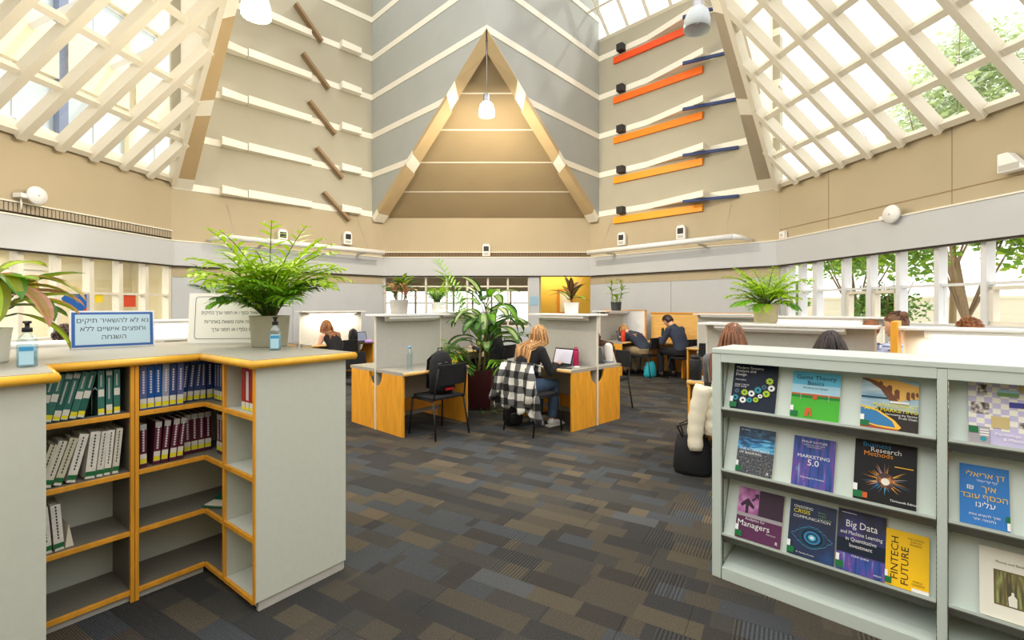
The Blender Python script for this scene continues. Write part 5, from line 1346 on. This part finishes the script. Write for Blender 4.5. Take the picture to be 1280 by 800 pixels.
# cream puffer jacket on the chair beside the display shelf
pj = empty('puffer_jacket', (2.055, 4.22, -.06), R(ANG_Q), label='cream quilted puffer jacket hanging over a chair back beside the display shelf', cat='jacket')
mat('puffer', (226, 218, 196), .7, var=.05, scale=14, bump=.25)
pts = []; rr = []
for k in range(13):
    t = k / 12; pts.append((0, -.27 - .02 * t, .86 - .42 * t)); b_ = .012 * math.sin(t * PI * 8) ; rr.append((.235 + b_, .075 + b_))
MB().tube(pts, rr, 18, up=(1, 0, 0)).build('jacket_body', 'puffer', pj)
for s in (-1, 1):
    pts = []; rr = []
    for k in range(15):
        t = k / 14; pts.append((s * (.22 + .06 * math.sin(t * 2.2)), -.30 - .07 * t, .86 - .56 * t)); b_ = .012 * abs(math.sin(t * PI * 5)); rr.append(.074 + b_ - .022 * t)
    MB().tube(pts, rr, 14).build('sleeve', 'puffer', pj)
MB().tube([(-.13, -.27, .87), (-.08, -.33, .93), (.08, -.33, .93), (.13, -.27, .87)], .05, 12).build('hood', 'puffer', pj)
# ================================================================ plants
def leafmat(name, c, rough=.45):
    m = mat(name, c, rough, var=.18, scale=6); nt = m.node_tree; b = nt.nodes['Principled BSDF']
    t = nt.nodes.new('ShaderNodeBsdfTranslucent'); mx = nt.nodes.new('ShaderNodeMixShader'); mx.inputs['Fac'].default_value = .38
    nt.links.new(b.inputs['Base Color'].links[0].from_socket, t.inputs['Color']); nt.links.new(b.outputs[0], mx.inputs[1]); nt.links.new(t.outputs[0], mx.inputs[2])
    nt.links.new(mx.outputs[0], nt.nodes['Material Output'].inputs['Surface'])
    return name
for n_, c_ in dict(lime=(176, 210, 46), bright=(128, 184, 44), mid=(82, 136, 48), dark=(42, 84, 40), deep=(26, 58, 34), pale=(196, 214, 150), glare=(222, 230, 214), olive=(138, 148, 40), pink=(216, 158, 136), orange=(190, 150, 84), brown=(120, 74, 44), stem=(96, 128, 56), cane=(168, 148, 92)).items(): leafmat('leaf_' + n_, c_)  # the palest green has the overexposed outdoor glare mixed into its colour
def bend(base, d, L, droop, n):
    p = Vector(base); d = Vector(d).normalized(); side = d.cross(Vector((0, 0, 1)))
    side = side.normalized() if side.length > 1e-3 else Vector((1, 0, 0)); out = [(p.copy(), d.copy())]
    for i in range(n):
        d = (Matrix.Rotation(-droop / n, 3, side) @ d).normalized(); p = p + d * (L / n); out.append((p.copy(), d.copy()))
    return out, side
def frond(root, base, d, L, droop, pairs, ll, lw, mats, rnd, start=.3, name='frond', lift=.25):
    pts, side = bend(base, d, L, droop, 12)
    mb = MB(); mb.tube([p for p, _ in pts], [.0045 * (1 - .8 * i / 12) + .0008 for i in range(13)], 5, m=1)
    for k in range(pairs):
        t = start + (1 - start) * (k + .5) / pairs; f = t * 12; i = min(11, int(f)); p = pts[i][0].lerp(pts[i + 1][0], f - i); dd = pts[i][1]
        s_ = math.sin(PI * (.18 + .78 * (t - start) / (1 - start))) ** .7
        for sg in (-1, 1):
            ld = (dd * .75 + side * sg * .85 + Vector((0, 0, lift * rnd.uniform(.3, 1.4)))).normalized()
            mb.blade(p, ld, ll * s_ * rnd.uniform(.85, 1.1), lw, rnd.uniform(.5, 1.0), 3, .12, 0, roll=rnd.uniform(-.3, .3))
    return mb.build(name, mats, root, recalc=False)
def pot(root, r0, r1, h, m, soil='soil'):
    MB().lathe([(r0, 0), (r0 * 1.03, .01), (r1, h - .012), (r1 * 1.02, h), (r1 * .92, h), (r1 * .90, h - .03)], 24, cap=True).build('pot', m, root)
    MB().lathe([(0, h - .035), (r1 * .92, h - .03)], 20, cap=False).build('soil', soil, root)
def palm(loc, h, nf, L, label, potm, pr, ph, seed, cols, ll=.11, lw=.018, pairs=13, droop=(.45, 1.25), spread=1.0, cat='plant', stem=.12):
    rnd = random.Random(seed); root = empty('potted_palm', loc, label=label, cat=cat)
    pot(root, pr * .86, pr, ph, potm)
    for i in range(nf):
        a = 2 * PI * (i * .381966 + rnd.uniform(-.03, .03)); up = rnd.uniform(.0, 1.) ** .8
        el_ = R(64 + 23 * up) if spread <= 1 else R(34 + 52 * up)
        d = Vector((math.cos(a) * math.cos(el_), math.sin(a) * math.cos(el_), math.sin(el_)))
        c = rnd.choice(cols[:2]) if up > .45 else rnd.choice(cols[1:])
        frond(root, (math.cos(a) * pr * .25 * rnd.random(), math.sin(a) * pr * .25, ph - .03), d, L * (.60 + .58 * up) * rnd.uniform(.9, 1.1), rnd.uniform(*droop), pairs, ll, lw, ['leaf_' + c, 'leaf_stem'], rnd, start=.24)
    for i in range(5):
        a = i * 1.26; MB().tube([(math.cos(a) * pr * .3, math.sin(a) * pr * .3, ph - .04), (math.cos(a) * pr * .42, math.sin(a) * pr * .42, ph + stem)], .006, 6).build('cane', 'leaf_cane', root)
    return root
mat('pot_grey', (168, 164, 144), .6, var=.04, scale=20); mat('pot_stone', (176, 172, 164), .6, var=.05, scale=20); mat('pot_white', (236, 236, 232), .35); mat('pot_dark', (56, 58, 62), .5); mat('pot_beige', (206, 190, 156), .6, var=.05, scale=16)
palm((-1.57, 3.06, 1.24), .7, 58, .58, 'large bright green palm in a round grey-green pot on the bookcase corner', 'pot_grey', .118, .20, 2, ['lime', 'lime', 'bright', 'mid'], ll=.155, lw=.030, pairs=11, droop=(.7, 1.7))
palm((2.72, 5.06, 1.322), .5, 44, .46, 'light green palm in a beige pot on the carrel behind the display shelf', 'pot_beige', .125, .20, 9, ['lime', 'lime', 'bright', 'mid'], ll=.14, lw=.026, pairs=11, spread=1.3, droop=(.7, 1.6))
palm((-1.33, 8.45, 1.402), .4, 28, .38, 'small bright fern-like palm in a white pot behind the tall floor plant', 'pot_white', .115, .17, 12, ['lime', 'bright', 'bright', 'mid'], ll=.11, lw=.02, pairs=10)
def broad(root, base, d, L, W, droop, m, m2, n=7, fold=.18, name='leaf', stalk=None):
    """broad variegated leaf: green rim, paler heart"""
    mb = MB()
    if stalk is not None: mb.tube([stalk, (Vector(stalk) + Vector(base)) / 2 + Vector((0, 0, .02)), base], [.006, .005, .004], 6, m=2)
    p = Vector(base); d = Vector(d).normalized(); side = d.cross(Vector((0, 0, 1))); side = side.normalized() if side.length > 1e-3 else Vector((1, 0, 0))
    v = []; f = []; mi = []
    for i in range(n + 1):
        t = i / n; w = W * (math.sin(PI * min(1, t * .90 + .06)) ** .8) * (1 - .2 * t) / 2
        if i == n: w = W * .01
        nr = side.cross(d).normalized()
        for q in (-1, -.55, 0, .55, 1): v.append(p + side * w * q + nr * fold * w * abs(q) * 2 * (1 if abs(q) < 1 else .8))
        d = (Matrix.Rotation(-droop / n, 3, side) @ d).normalized(); p = p + d * (L / n)
    for i in range(n):
        for j in range(4):
            a = i * 5 + j; mb.add([v[a], v[a + 1], v[a + 6], v[a + 5]], [(0, 1, 2, 3)], 1 if (j in (1, 2) and 0 < i < n - 1) else 0, True)
    return mb.build(name, ['leaf_' + m, 'leaf_' + m2, 'leaf_stem'], root, recalc=False, weld=False)
# aglaonema at the left edge
r = empty('potted_plant', (-2.43, 2.16, 1.24), label='pink and green broad-leaved plant at the left end of the bookcase', cat='plant')
pot(r, .085, .10, .16, 'pot_white'); rnd = random.Random(5)
for i in range(42):
    a = 2 * PI * i * .381966 + .4; el_ = R(rnd.uniform(-25, 60)); d = Vector((math.cos(a) * math.cos(el_), math.sin(a) * math.cos(el_), math.sin(el_)))
    z0 = rnd.uniform(.22, .40); b_ = Vector((d.x * .12, d.y * .12, z0 + .05 * d.z))
    m_, m2 = rnd.choice([('olive', 'bright'), ('olive', 'lime'), ('pink', 'orange'), ('mid', 'olive'), ('olive', 'mid'), ('orange', 'olive')])
    broad(r, b_, d, rnd.uniform(.22, .32), rnd.uniform(.09, .13), rnd.uniform(.6, 1.5), m_, m2, stalk=(0, 0, .15))
MB().tube([(0, 0, .13), (.01, 0, .24), (0, .01, .36)], .011, 8).build('stem', 'leaf_pink', r)
# the tall planter in the middle of the room
r = empty('tall_planter', (-.47, 6.95, 0), label='tall dark red planter with a palm and broad variegated leaves between the two front carrels', cat='plant')
mat('planter_red', (62, 16, 20), .4)
MB().prism([(-.15, -.15), (.15, -.15), (.15, .15), (-.15, .15)], 0, .02).build('planter_foot', 'black', r)
MB().add([(-.15, -.15, .02), (.15, -.15, .02), (.15, .15, .02), (-.15, .15, .02), (-.19, -.19, .58), (.19, -.19, .58), (.19, .19, .58), (-.19, .19, .58), (-.165, -.165, .58), (.165, -.165, .58), (.165, .165, .58), (-.165, .165, .58), (-.16, -.16, .54), (.16, -.16, .54), (.16, .16, .54), (-.16, .16, .54)],
    [(3, 2, 1, 0), (0, 1, 5, 4), (1, 2, 6, 5), (2, 3, 7, 6), (3, 0, 4, 7), (4, 5, 9, 8), (5, 6, 10, 9), (6, 7, 11, 10), (7, 4, 8, 11), (8, 9, 13, 12), (9, 10, 14, 13), (10, 11, 15, 14), (11, 8, 12, 15), (12, 13, 14, 15)]).build('planter_box', 'planter_red', r)
rnd = random.Random(21)
for x, y, h_, c_ in ((.06, .0, 1.50, 'leaf_cane'), (.10, .05, 1.10, 'leaf_stem'), (-.02, -.04, .95, 'leaf_cane')):
    MB().tube([(x, y, .54), (x + .02, y, .54 + (h_ - .54) * .5), (x + .03, y + .01, h_)], [.020, .017, .013], 8).build('cane', c_, r)
for i in range(46):        # broad leaves
    a = 2 * PI * i * .381966; z0 = .82 + .72 * (i / 46) + rnd.uniform(-.05, .05); el_ = R(rnd.uniform(8, 62))
    d = Vector((math.cos(a) * math.cos(el_), math.sin(a) * math.cos(el_), math.sin(el_))); L_ = rnd.uniform(.40, .62)
    b_ = Vector((.08 + d.x * .22, d.y * .22, z0 + d.z * .18))
    m_, m2 = rnd.choice([('dark', 'pale'), ('mid', 'pale'), ('dark', 'mid'), ('deep', 'mid'), ('mid', 'bright')])
    broad(r, b_, d, L_, rnd.uniform(.14, .20), rnd.uniform(.9, 1.8), m_, m2, stalk=(.08, 0, z0 - .05))
for i in range(7):         # tall kentia fronds
    a = [2.6, 2.2, 3.5, .5, 5.2, 1.4, 4.2][i]; el_ = R([81, 72, 50, 66, 46, 60, 54][i])
    d = Vector((math.cos(a) * math.cos(el_), math.sin(a) * math.cos(el_), math.sin(el_)))
    frond(r, (-.04, 0, .56), d, [1.85, 1.55, 1.3, 1.2, 1.1, 1.3, 1.05][i], [.5, .7, 1.3, 1.3, 1.4, 1.2, 1.5][i], 13, .40 if i < 3 else .30, .036, ['leaf_mid' if i % 2 else 'leaf_bright', 'leaf_stem'], rnd, start=.5, lift=.5)
for i in range(26):        # low palm fronds on the left side
    a = rnd.uniform(2.0, 4.6); el_ = R(rnd.uniform(20, 65)); d = Vector((math.cos(a) * math.cos(el_), math.sin(a) * math.cos(el_), math.sin(el_)))
    frond(r, (-.08, 0, .56), d, rnd.uniform(.6, 1.0), rnd.uniform(.8, 1.5), 12, .20, .024, ['leaf_' + rnd.choice(['mid', 'bright', 'pale', 'dark']), 'leaf_stem'], rnd, start=.35)
g = MB()
for i in range(110):
    x, y = rnd.uniform(-.17, .17), rnd.uniform(-.17, .17); a = rnd.uniform(0, 6.28)
    g.blade((x, y, .55), (math.cos(a) * .8, math.sin(a) * .8, rnd.uniform(.4, 1.2)), rnd.uniform(.05, .10), .03, 1.2, 3)
tag(g.build('ground_cover', 'leaf_dark', r, recalc=False), kind='stuff')
for i in range(8):
    a = rnd.uniform(0, 6.28); MB().blade((.28 * math.cos(a) - .02, -.22 + .05 * math.sin(a), .02), (math.cos(a), math.sin(a), .5), .14, .05, 1.0, 4).build('leaf', 'leaf_mid', r, recalc=False)
# smaller pots
def small_plant(loc, label, potm, pr, ph, n, L, W, cols, seed, el0=30, el1=80, canes=None, zr=(.02, .2), droop=(.5, 1.3)):
    r = empty('potted_plant', loc, label=label, cat='plant'); rnd = random.Random(seed); pot(r, pr * .85, pr, ph, potm)
    cn = canes or [(0, 0, .16)]
    for x, y, h_ in cn: MB().tube([(x * .6, y * .6, ph - .03), (x, y, ph + h_ * .5), (x * 1.2, y, ph + h_)], .007, 6).build('cane', 'leaf_cane', r)
    for i in range(n):
        c = cn[i % len(cn)]; a = 2 * PI * i * .381966 + rnd.uniform(-.2, .2); el_ = R(rnd.uniform(el0, el1)); d = Vector((math.cos(a) * math.cos(el_), math.sin(a) * math.cos(el_), math.sin(el_)))
        z = ph + c[2] * rnd.uniform(*zr) / .2 * 1.0 if canes else ph + rnd.uniform(*zr)
        m_, m2 = rnd.choice(cols)
        broad(r, Vector((c[0] + d.x * .03, c[1] + d.y * .03, min(z, ph + c[2] * 1.02))), d, L * rnd.uniform(.8, 1.15), W * rnd.uniform(.85, 1.15), rnd.uniform(*droop), m_, m2, stalk=(c[0], c[1], min(z, ph + c[2]) - .02))
    return r
small_plant((-1.44, 6.02, 1.402), 'plant with pinkish and green leaves in a grey stone pot on the left front carrel', 'pot_stone', .115, .18, 52, .20, .06, [('pink', 'orange'), ('mid', 'olive'), ('dark', 'mid'), ('orange', 'pink'), ('bright', 'mid')], 31, canes=[(-.06, 0, .17), (.04, .02, .24), (.09, -.02, .18)], zr=(.04, .2))
small_plant((.79, 6.27, 1.402), 'plant with brown and green upright leaves in a white pot on the right front carrel', 'pot_white', .10, .15, 22, .26, .07, [('brown', 'orange'), ('brown', 'olive'), ('deep', 'brown'), ('olive', 'bright')], 33, el0=15, el1=85, canes=[(0, 0, .12)], zr=(.03, .2), droop=(.3, .9))
small_plant((2.37, 10.75, 1.402), 'two-stemmed lime green plant in a dark pot on the carrel near the back wall', 'pot_dark', .12, .20, 44, .17, .05, [('lime', 'bright'), ('bright', 'lime'), ('mid', 'bright')], 35, el0=10, el1=75, canes=[(-.10, 0, .52), (.13, .02, .50), (.02, 0, .12)], zr=(.03, .2))
r = empty('potted_palm', (-4.28, 6.85, 1.322), label='dark green palm rising behind the cream counter sign', cat='plant'); pot(r, .10, .12, .2, 'pot_dark'); rnd = random.Random(41)
for i in range(12):
    a = i * 2.4; el_ = R(rnd.uniform(55, 86)); d = Vector((math.cos(a) * math.cos(el_), math.sin(a) * math.cos(el_), math.sin(el_)))
    frond(r, (0, 0, .18), d, rnd.uniform(.42, .70), rnd.uniform(.7, 1.5), 10, .15, .022, ['leaf_' + rnd.choice(['dark', 'deep', 'mid']), 'leaf_stem'], rnd, start=.4)

# ================================================================ wall pieces
LV = ['lowest', 'second', 'third', 'fourth', 'fifth and highest']
def on(F, o, x=0, z=0, y=0.): o.matrix_world = F @ Matrix.Translation((x, y, z)); return o
for k in range(5):
    z = ks[k]
    t = '%s tier of the right diagonal wall' % LV[k]
    tag(on(FNE, MB().box(1.52, 3.79, 0.0, .05, -.08, .08).build('colour_bar', 'orange%d' % k, bevel=.003), 0, z - .23, .013), ['golden orange', 'golden orange', 'orange', 'deep orange', 'red-orange'][k] + ' bar on the ' + t, 'bar', 'orange bars on the right diagonal wall')
    tag(on(FNE, MB().prism([(1.85, .30), (1.82, .35), (.77, .05), (.77, 0)], -.03, .03).build('navy_fin', 'navy'), 0, z - .10, .013), 'navy blue fin on the ' + t, 'bar', 'navy fins on the right diagonal wall')
    tag(on(FNE, MB().prism([(2.88, 0), (1.37, .36), (1.37, 0)], -.068, .068).build('white_wedge', 'strip_white'), 0, z, .013), 'white wedge jutting out on the ' + t, 'wedge', 'white wedges on the right diagonal wall')
    tag(on(FNE, MB().box(3.455, 3.625, 0, .17, -.085, .085).build('black_cube', 'black_cube', bevel=.004), 0, z - .01, .013), 'small black cube on the ' + t, 'cube', 'black cubes on the right diagonal wall')
    t = '%s tier of the left diagonal wall' % LV[k]
    L_ = LNW
    for nm, u0, u1, y0, y1, w_ in (('left', .18, .287, .22, .15, 'short'), ('middle', .290, .589, .17, .09, 'long'), ('right', .742, .853, .17, .17, 'small')):
        if k == 4 and nm == 'left': continue
        a, b = L_ * (1 - u0), L_ * (1 - u1)
        o = MB().add([(a, 0, -.08), (b, 0, -.08), (b, y1, -.07), (a, y0, -.07), (a, 0, .09), (b, 0, .09), (b, y1, .075), (a, y0, .10)], [(0, 1, 2, 3), (4, 7, 6, 5), (0, 4, 5, 1), (1, 5, 6, 2), (2, 6, 7, 3), (3, 7, 4, 0)]).build('white_block', 'strip_white', bevel=.003)
        tag(on(FNW, o, 0, z, .013), '%s white block, %s one, %s tier of left diagonal wall' % (w_, nm, LV[k]), 'block', 'white blocks on the left diagonal wall')
    o = MB().box(-.44, .44, 0, .16, -.032, .032).build('diagonal_slat', 'slat_brown', bevel=.003)
    sx_, sz_ = hit(FNW, [419, 410, 401, 393, 384][k], [259, 205, 149, 91, 31][k])
    o.matrix_world = FNW @ Matrix.Translation((sx_, .013, sz_)) @ Matrix.Rotation(R(-43 - k), 4, 'Y')
    tag(o, 'brown diagonal slat on the ' + t, 'slat', 'brown slats on the left diagonal wall')
# long white tube fixtures in front of the diagonal walls
def rail(F, x0, x1, xe, label):
    r = empty('tube_light', M=F, label=label, cat='light')
    pts = [(xe, .03, 2.86), ((xe + x0) / 2, .34, 2.885), (x0, .48, 2.90), (x1, .50, 2.86)]
    MB().tube([pts[2], pts[3]], .060, 12).build('tube_housing', 'white', r)
    MB().tube(pts[:3], [.026, .048, .060], 12).build('bent_end', 'white', r)
    for x in (x0 * .96 + x1 * .04, x0 * .12 + x1 * .88):
        MB().tube([(x, .49, 2.92), (x + .05, .02, 3.65)], .003, 5).build('suspension_wire', 'metal', r)
    for x in (x0 * .8 + x1 * .2, x0 * .15 + x1 * .85): MB().box(x - .03, x + .03, .10, .46, 2.80, 2.83).build('wall_bracket', 'part_grey', r)
rail(FNW, 3.72, .23, 3.98, 'long white tube fixture in front of the left diagonal wall')
rail(FNE, .73, 4.25, .50, 'long white tube fixture in front of the right diagonal wall')
def fixture(F, px, py, label, kind, off=.02):
    x, z = hit(F, px, py, off); r = empty('wall_unit', M=F @ Matrix.Translation((x, off, z)), label=label, cat='fixture')
    if kind == 'disc':
        MB().lathe([(0, 0), (.12, 0), (.135, .02), (.12, .05), (0, .06)], 24, cap=False, M=Matrix.Translation((0, .12, 0)) @ Matrix.Rotation(R(-90), 4, 'X')).build('round_cover', 'white', r)
        MB().box(.06, .20, 0, .14, -.06, 0).tube([(.13, .05, -.06), (.13, .05, -.22)], .012, 6).build('mount', 'white', r)
        MB().ball((0, .18, 0), .012, 8, 6).build('status_light', 'part_grey', r)
    elif kind == 'lamp':
        r.scale = (1.7, 1.5, 1.6)
        MB().prism([(-.06, -.10), (.06, -.10), (.06, .06), (.04, .10), (-.04, .10), (-.06, .06)], 0, .07, 'y').build('housing', 'white', r, bevel=.006)
        MB().box(-.04, .04, .07, .075, -.02, .06).build('lens', 'black_cube', r); MB().box(-.04, .04, .07, .074, -.08, -.04).build('label_plate', 'part_grey', r)
    elif kind == 'strobe':
        MB().box(-.07, .07, 0, .07, -.02, .12).build('housing', 'white', r, bevel=.004); MB().box(-.07, .07, 0, .075, -.09, -.02).build('red_lens', mat('red_lens', (196, 60, 40), .4), r, bevel=.004); MB().box(-.03, .03, .07, .075, .02, .07).build('grille', 'part_grey', r)
    elif kind == 'speaker':
        MB().prism([(-.12, -.07), (.16, -.07), (.16, .16), (.06, .16)], 0, .12, 'y').build('housing', 'white', r, bevel=.015); MB().box(-.06, .14, .12, .124, -.05, .02).build('speaker_cloth', 'part_grey', r)
fixture(FW, 36, 245, 'white round wall unit above the left windows', 'disc')
fixture(FE, 1125, 268, 'white round wall unit above the right windows', 'disc')
fixture(FE, 1277, 206, 'white slanted wall unit at the right edge above the grey band', 'speaker')
fixture(FNW, 433, 298, 'small white emergency lamp beside the left tube fixture', 'lamp')
fixture(FNW, 352, 296, 'small white emergency lamp behind the palm fronds', 'lamp')
fixture(FNE, 779, 299, 'small white emergency lamp, the left one of the right diagonal wall', 'lamp')
fixture(FNE, 853, 291, 'small white emergency lamp, the right one of the right diagonal wall', 'lamp')
fixture(FE, 981, 297, 'white alarm sounder with a red lens above the potted palm', 'strobe')
fixture(FN, 608, 313, 'small white camera unit in the middle of the back wall', 'lamp')

# pendant lamps
def pendant(loc, top, label, lit, sc=1., tilt=0.):
    r = empty('pendant_lamp', loc, label=label, cat='lamp', group='glass pendant lamps'); r.scale = (sc, sc, sc)
    r.rotation_euler = (0, R(tilt), 0)
    MB().tube([(0, 0, .22), (0, 0, (top - loc[2]) / sc)], .006, 6).build('cord', 'metal', r)
    MB().lathe([(.0, .26), (.06, .25), (.07, .10), (.075, .08), (0, .08)], 20, cap=False).build('cap', 'black_cube' if lit == 1 else 'metal', r)
    MB().lathe([(.075, .10), (.125, .05), (.15, -.04), (.155, -.16), (.147, -.16), (.142, -.04), (.118, .045), (.07, .09)], 28, cap=False).build('glass_shade', 'shade_lit' if lit else 'lamp_off', r)
    MB().ball((0, 0, -.03), (.055, .055, .07), 14, 10).build('bulb', 'lamp_warm' if lit else 'lamp_off', r)
    if lit: light('POINT', 'pendant_glow', (0, 0, -.22), lit * 60, (1, .86, .64), .10, parent=r)
    return r
mat('shade_lit', (255, 244, 222), .3, emit=3.2)
MATS['lamp_off'].node_tree.nodes['Principled BSDF'].inputs['Alpha'].default_value = .75
pendant((-.49, 9.15, 5.36), 6.7, 'glowing glass pendant hanging in front of the brown triangle', 5.5)
pendant((-2.90, 5.35, 4.95), 10.5, 'glowing glass pendant near the left beam at the top of the room', 4.5)
pendant((2.24, 5.7, 5.0), 10.5, 'unlit clear glass pendant beside the orange bars', 0, tilt=4)

# things in the west office window
def wthing(name, pl, px, py, m, label, cat, sz=.18, off=-.07):
    x, z = hit(FW, px, py, off); o = MB().prism([(p[0] * sz, p[1] * sz) for p in pl], 0, .01, 'y').build(name, m); o.matrix_world = FW @ Matrix.Translation((x, off, z)); tag(o, label, cat); return o
mat('kite_blue', (20, 96, 180), .5); mat('note_yellow', (240, 212, 40), .6); mat('note_red', (210, 74, 40), .6)
wthing('paper_kite', [(-.9, .25), (-.5, .5), (.5, .5), (1, .1), (.4, -.6), (0, -1), (-.7, -.4)], 96, 375, 'kite_blue', 'blue faceted paper shape stuck to the left office window', 'decoration', .24)
wthing('paper_note', [(-1, -1), (1, -1), (1, 1), (-1, 1)], 106, 382, 'note_red', 'red paper strip behind the blue paper shape on the left window', 'paper', .10, -.075)
wthing('paper_note', [(-.6, -1), (.7, -1), (.9, .2), (.4, 1), (-.7, .8)], 124, 372, 'note_yellow', 'yellow paper shape on the left office window', 'paper', .085)
wthing('paper_note', [(-1, -1), (1, -1), (1, 1), (-1, 1)], 162, 376, 'note_red', 'small red square notice on the left office window near the blue door', 'paper', .11)

# ================================================================ outside the windows
def tree(x, y, h, cr, cz, label, seed, n=7000, cols=('leaf_bright', 'leaf_lime'), cat='tree', lsz=.24):
    rnd = random.Random(seed); r = empty('garden_tree', (x, y, -.3), label=label, cat=cat, group='garden trees')
    MB().tube([(0, 0, 0), (.08, 0, h * .35), (-.05, .1, h * .7)], [.10, .08, .04], 8).build('trunk', 'slat_brown', r)
    b = MB()
    for i in range(9):
        a = rnd.uniform(0, 6.28); e = Vector((math.cos(a) * cr * .8, math.sin(a) * cr * .8, cz + .3 + rnd.uniform(-.3, .8) * cr * .7)); b.tube([(0.05, 0, h * .33), e * .5 + Vector((0, 0, h * .15)), e], [.035, .022, .010], 5)
    b.build('branches', 'slat_brown', r)
    g = MB()
    cl = [(Vector((rnd.gauss(0, .42) * cr, rnd.gauss(0, .42) * cr, cz + rnd.uniform(-.55, .8) * cr)), rnd.uniform(.3, .6) * cr) for _ in range(16)]
    for i in range(n):
        c, rr_ = cl[i % 16]; d = Vector((rnd.gauss(0, 1), rnd.gauss(0, 1), rnd.gauss(0, 1))).normalized() * rr_ * rnd.random() ** .4; p = c + d
        u = Vector((rnd.gauss(0, 1), rnd.gauss(0, 1), rnd.gauss(0, 1))).normalized(); w_ = u.orthogonal().normalized(); s_ = lsz * rnd.uniform(.6, 1.2)
        g.add([p, p + u * s_ * .5 + w_ * s_ * .3, p + u * s_, p + u * s_ * .5 - w_ * s_ * .3], [(0, 1, 2, 3)], rnd.randint(0, 1))
    tag(g.build('foliage', list(cols), r, recalc=False), kind='stuff')
tree(10.9, 11.4, 4.2, 1.7, 3.95, 'leafy garden tree in the middle of the right-hand windows', 51)
tree(12.4, 9.6, 4.2, 1.6, 3.8, 'garden tree seen at the far right of the window row', 52)
tree(10.6, 14.6, 4.2, 1.8, 4.2, 'garden tree seen in the left half of the window row', 53)
tree(13.5, 14.5, 8.5, 2.9, 7.6, 'tall tree bleached by glare seen through the slanted glazing on the right', 56, 9000, ('leaf_glare', 'leaf_pale'))
tree(15.5, 11.5, 9, 2.9, 7.6, 'tall tree at the far right behind the slanted glazing', 57, 9000, ('leaf_glare', 'leaf_pale'))
tree(9.4, 17.5, 3.0, 1.2, 1.7, 'low bushy garden tree in the left part of the window row', 54, 3000, ('leaf_mid', 'leaf_bright'))
tree(10.6, 13.4, 2.6, .8, 1.9, 'round shrub beneath the garden trees', 55, 2600, ('leaf_mid', 'leaf_bright'), 'shrub', .12)
gw = empty('garden_wall', (15.5, 20, -.3), R(-35), label='pale sunlit garden wall beyond the trees', cat='wall')
MB().box(-9, 9, 0, .25, 0, 2.1).build('wall_face', 'outer_wall', gw); MB().box(-9.05, 9.05, -.05, .3, 2.1, 2.2).build('coping', 'frame_cream', gw)
nbld = empty('neighbour_building', (-12.2, 9.5, -.3), R(82), label='cream neighbouring wing with white window frames beyond the left glazing', cat='building')
MB().box(-9, 13, -.3, 0, 0, 3.4).box(-9, 13, -.3, 0, 4.9, 6.2).box(-9, 13, -.3, 0, 7.6, 9.0).box(-9, 13, -.3, 0, 10.4, 12.5).build('facade', 'cream', nbld)
for i in range(11):
    x = -8.8 + i * 1.9
    MB().box(x, x + .22, -.3, .05, 3.4, 10.4).build('pier', 'cream' if i % 3 else 'blue_grey', nbld)
    for z in (3.4, 6.2, 9.0):
        f_ = MB().box(x + .22, x + 1.9, -.15, -.08, z, z + .08).box(x + .22, x + 1.9, -.15, -.08, z + 1.3, z + 1.4).box(x + 1.0, x + 1.08, -.15, -.08, z, z + 1.4).build('window_frame', 'frame_white', nbld)
        MB().box(x + .22, x + 1.9, -.12, -.115, z, z + 1.4).build('pane', mat('far_glass', (196, 208, 214), .1), f_)
for i in range(8): MB().tube([(-8 + i * 2, .0, 8.5), (-8 + i * 2, -5, 10.2)], .09, 4, smooth=False).build('roof_beam', 'frame_white', nbld)

# lettering was typed as text: turn its outlines into plain filled meshes, one stroke shape at a time
from mathutils.geometry import tessellate_polygon
dg = bpy.context.evaluated_depsgraph_get(); dg.update()
for o in [o for o in bpy.data.objects if o.type == 'FONT']:
    src = bpy.data.meshes.new_from_object(o.evaluated_get(dg)); nm = o.name
    nb_ = {}
    for e in src.edges:
        a, b = e.vertices; nb_.setdefault(a, []).append(b); nb_.setdefault(b, []).append(a)
    loops = []; used = set(); adj = {e.vertices[0]: e.vertices[1] for e in src.edges}
    for st in nb_:
        if st in used: continue
        lp_ = [st]; used.add(st); cur = st
        while True:
            nx_ = [q for q in nb_[cur] if q not in used]
            if not nx_: break
            cur = adj[cur] if adj.get(cur) in nx_ else nx_[0]; used.add(cur); lp_.append(cur)
        if len(lp_) > 2: loops.append([src.vertices[q].co.copy() for q in lp_])
    def area(l): return .5 * sum(l[k].x * l[(k + 1) % len(l)].y - l[(k + 1) % len(l)].x * l[k].y for k in range(len(l)))
    def inside(p, l):
        c = False
        for k in range(len(l)):
            a, b = l[k], l[k - 1]
            if (a.y > p.y) != (b.y > p.y) and p.x < (b.x - a.x) * (p.y - a.y) / (b.y - a.y) + a.x: c = not c
        return c
    ar = [area(l) for l in loops]; big = sum(1 if a > 0 else -1 for a in ar) if loops else 1
    pos = sum(a for a in ar if a > 0); neg = -sum(a for a in ar if a < 0); sg = 1 if pos >= neg else -1
    v = []; f = []
    outs = [l for l, a in zip(loops, ar) if a * sg > 0]; holes = [l for l, a in zip(loops, ar) if a * sg <= 0]
    for l in outs:
        grp = [l] + [h for h in holes if all(inside(p, l) for p in h[::max(1, len(h) // 4)])]
        flat_ = [p for q in grp for p in q]
        for t in tessellate_polygon(grp): f.append([i_ + len(v) for i_ in t])
        v += flat_
    me = bpy.data.meshes.new(nm); me.from_pydata([(p.x, p.y, 0) for p in v], [], f)
    me.materials.append(o.data.materials[0])
    n = bpy.data.objects.new(nm + '_mesh', me); COL.objects.link(n); n.parent = o.parent; n.matrix_local = o.matrix_local.copy()
    bpy.data.objects.remove(o); n.name = nm; bpy.data.meshes.remove(src)
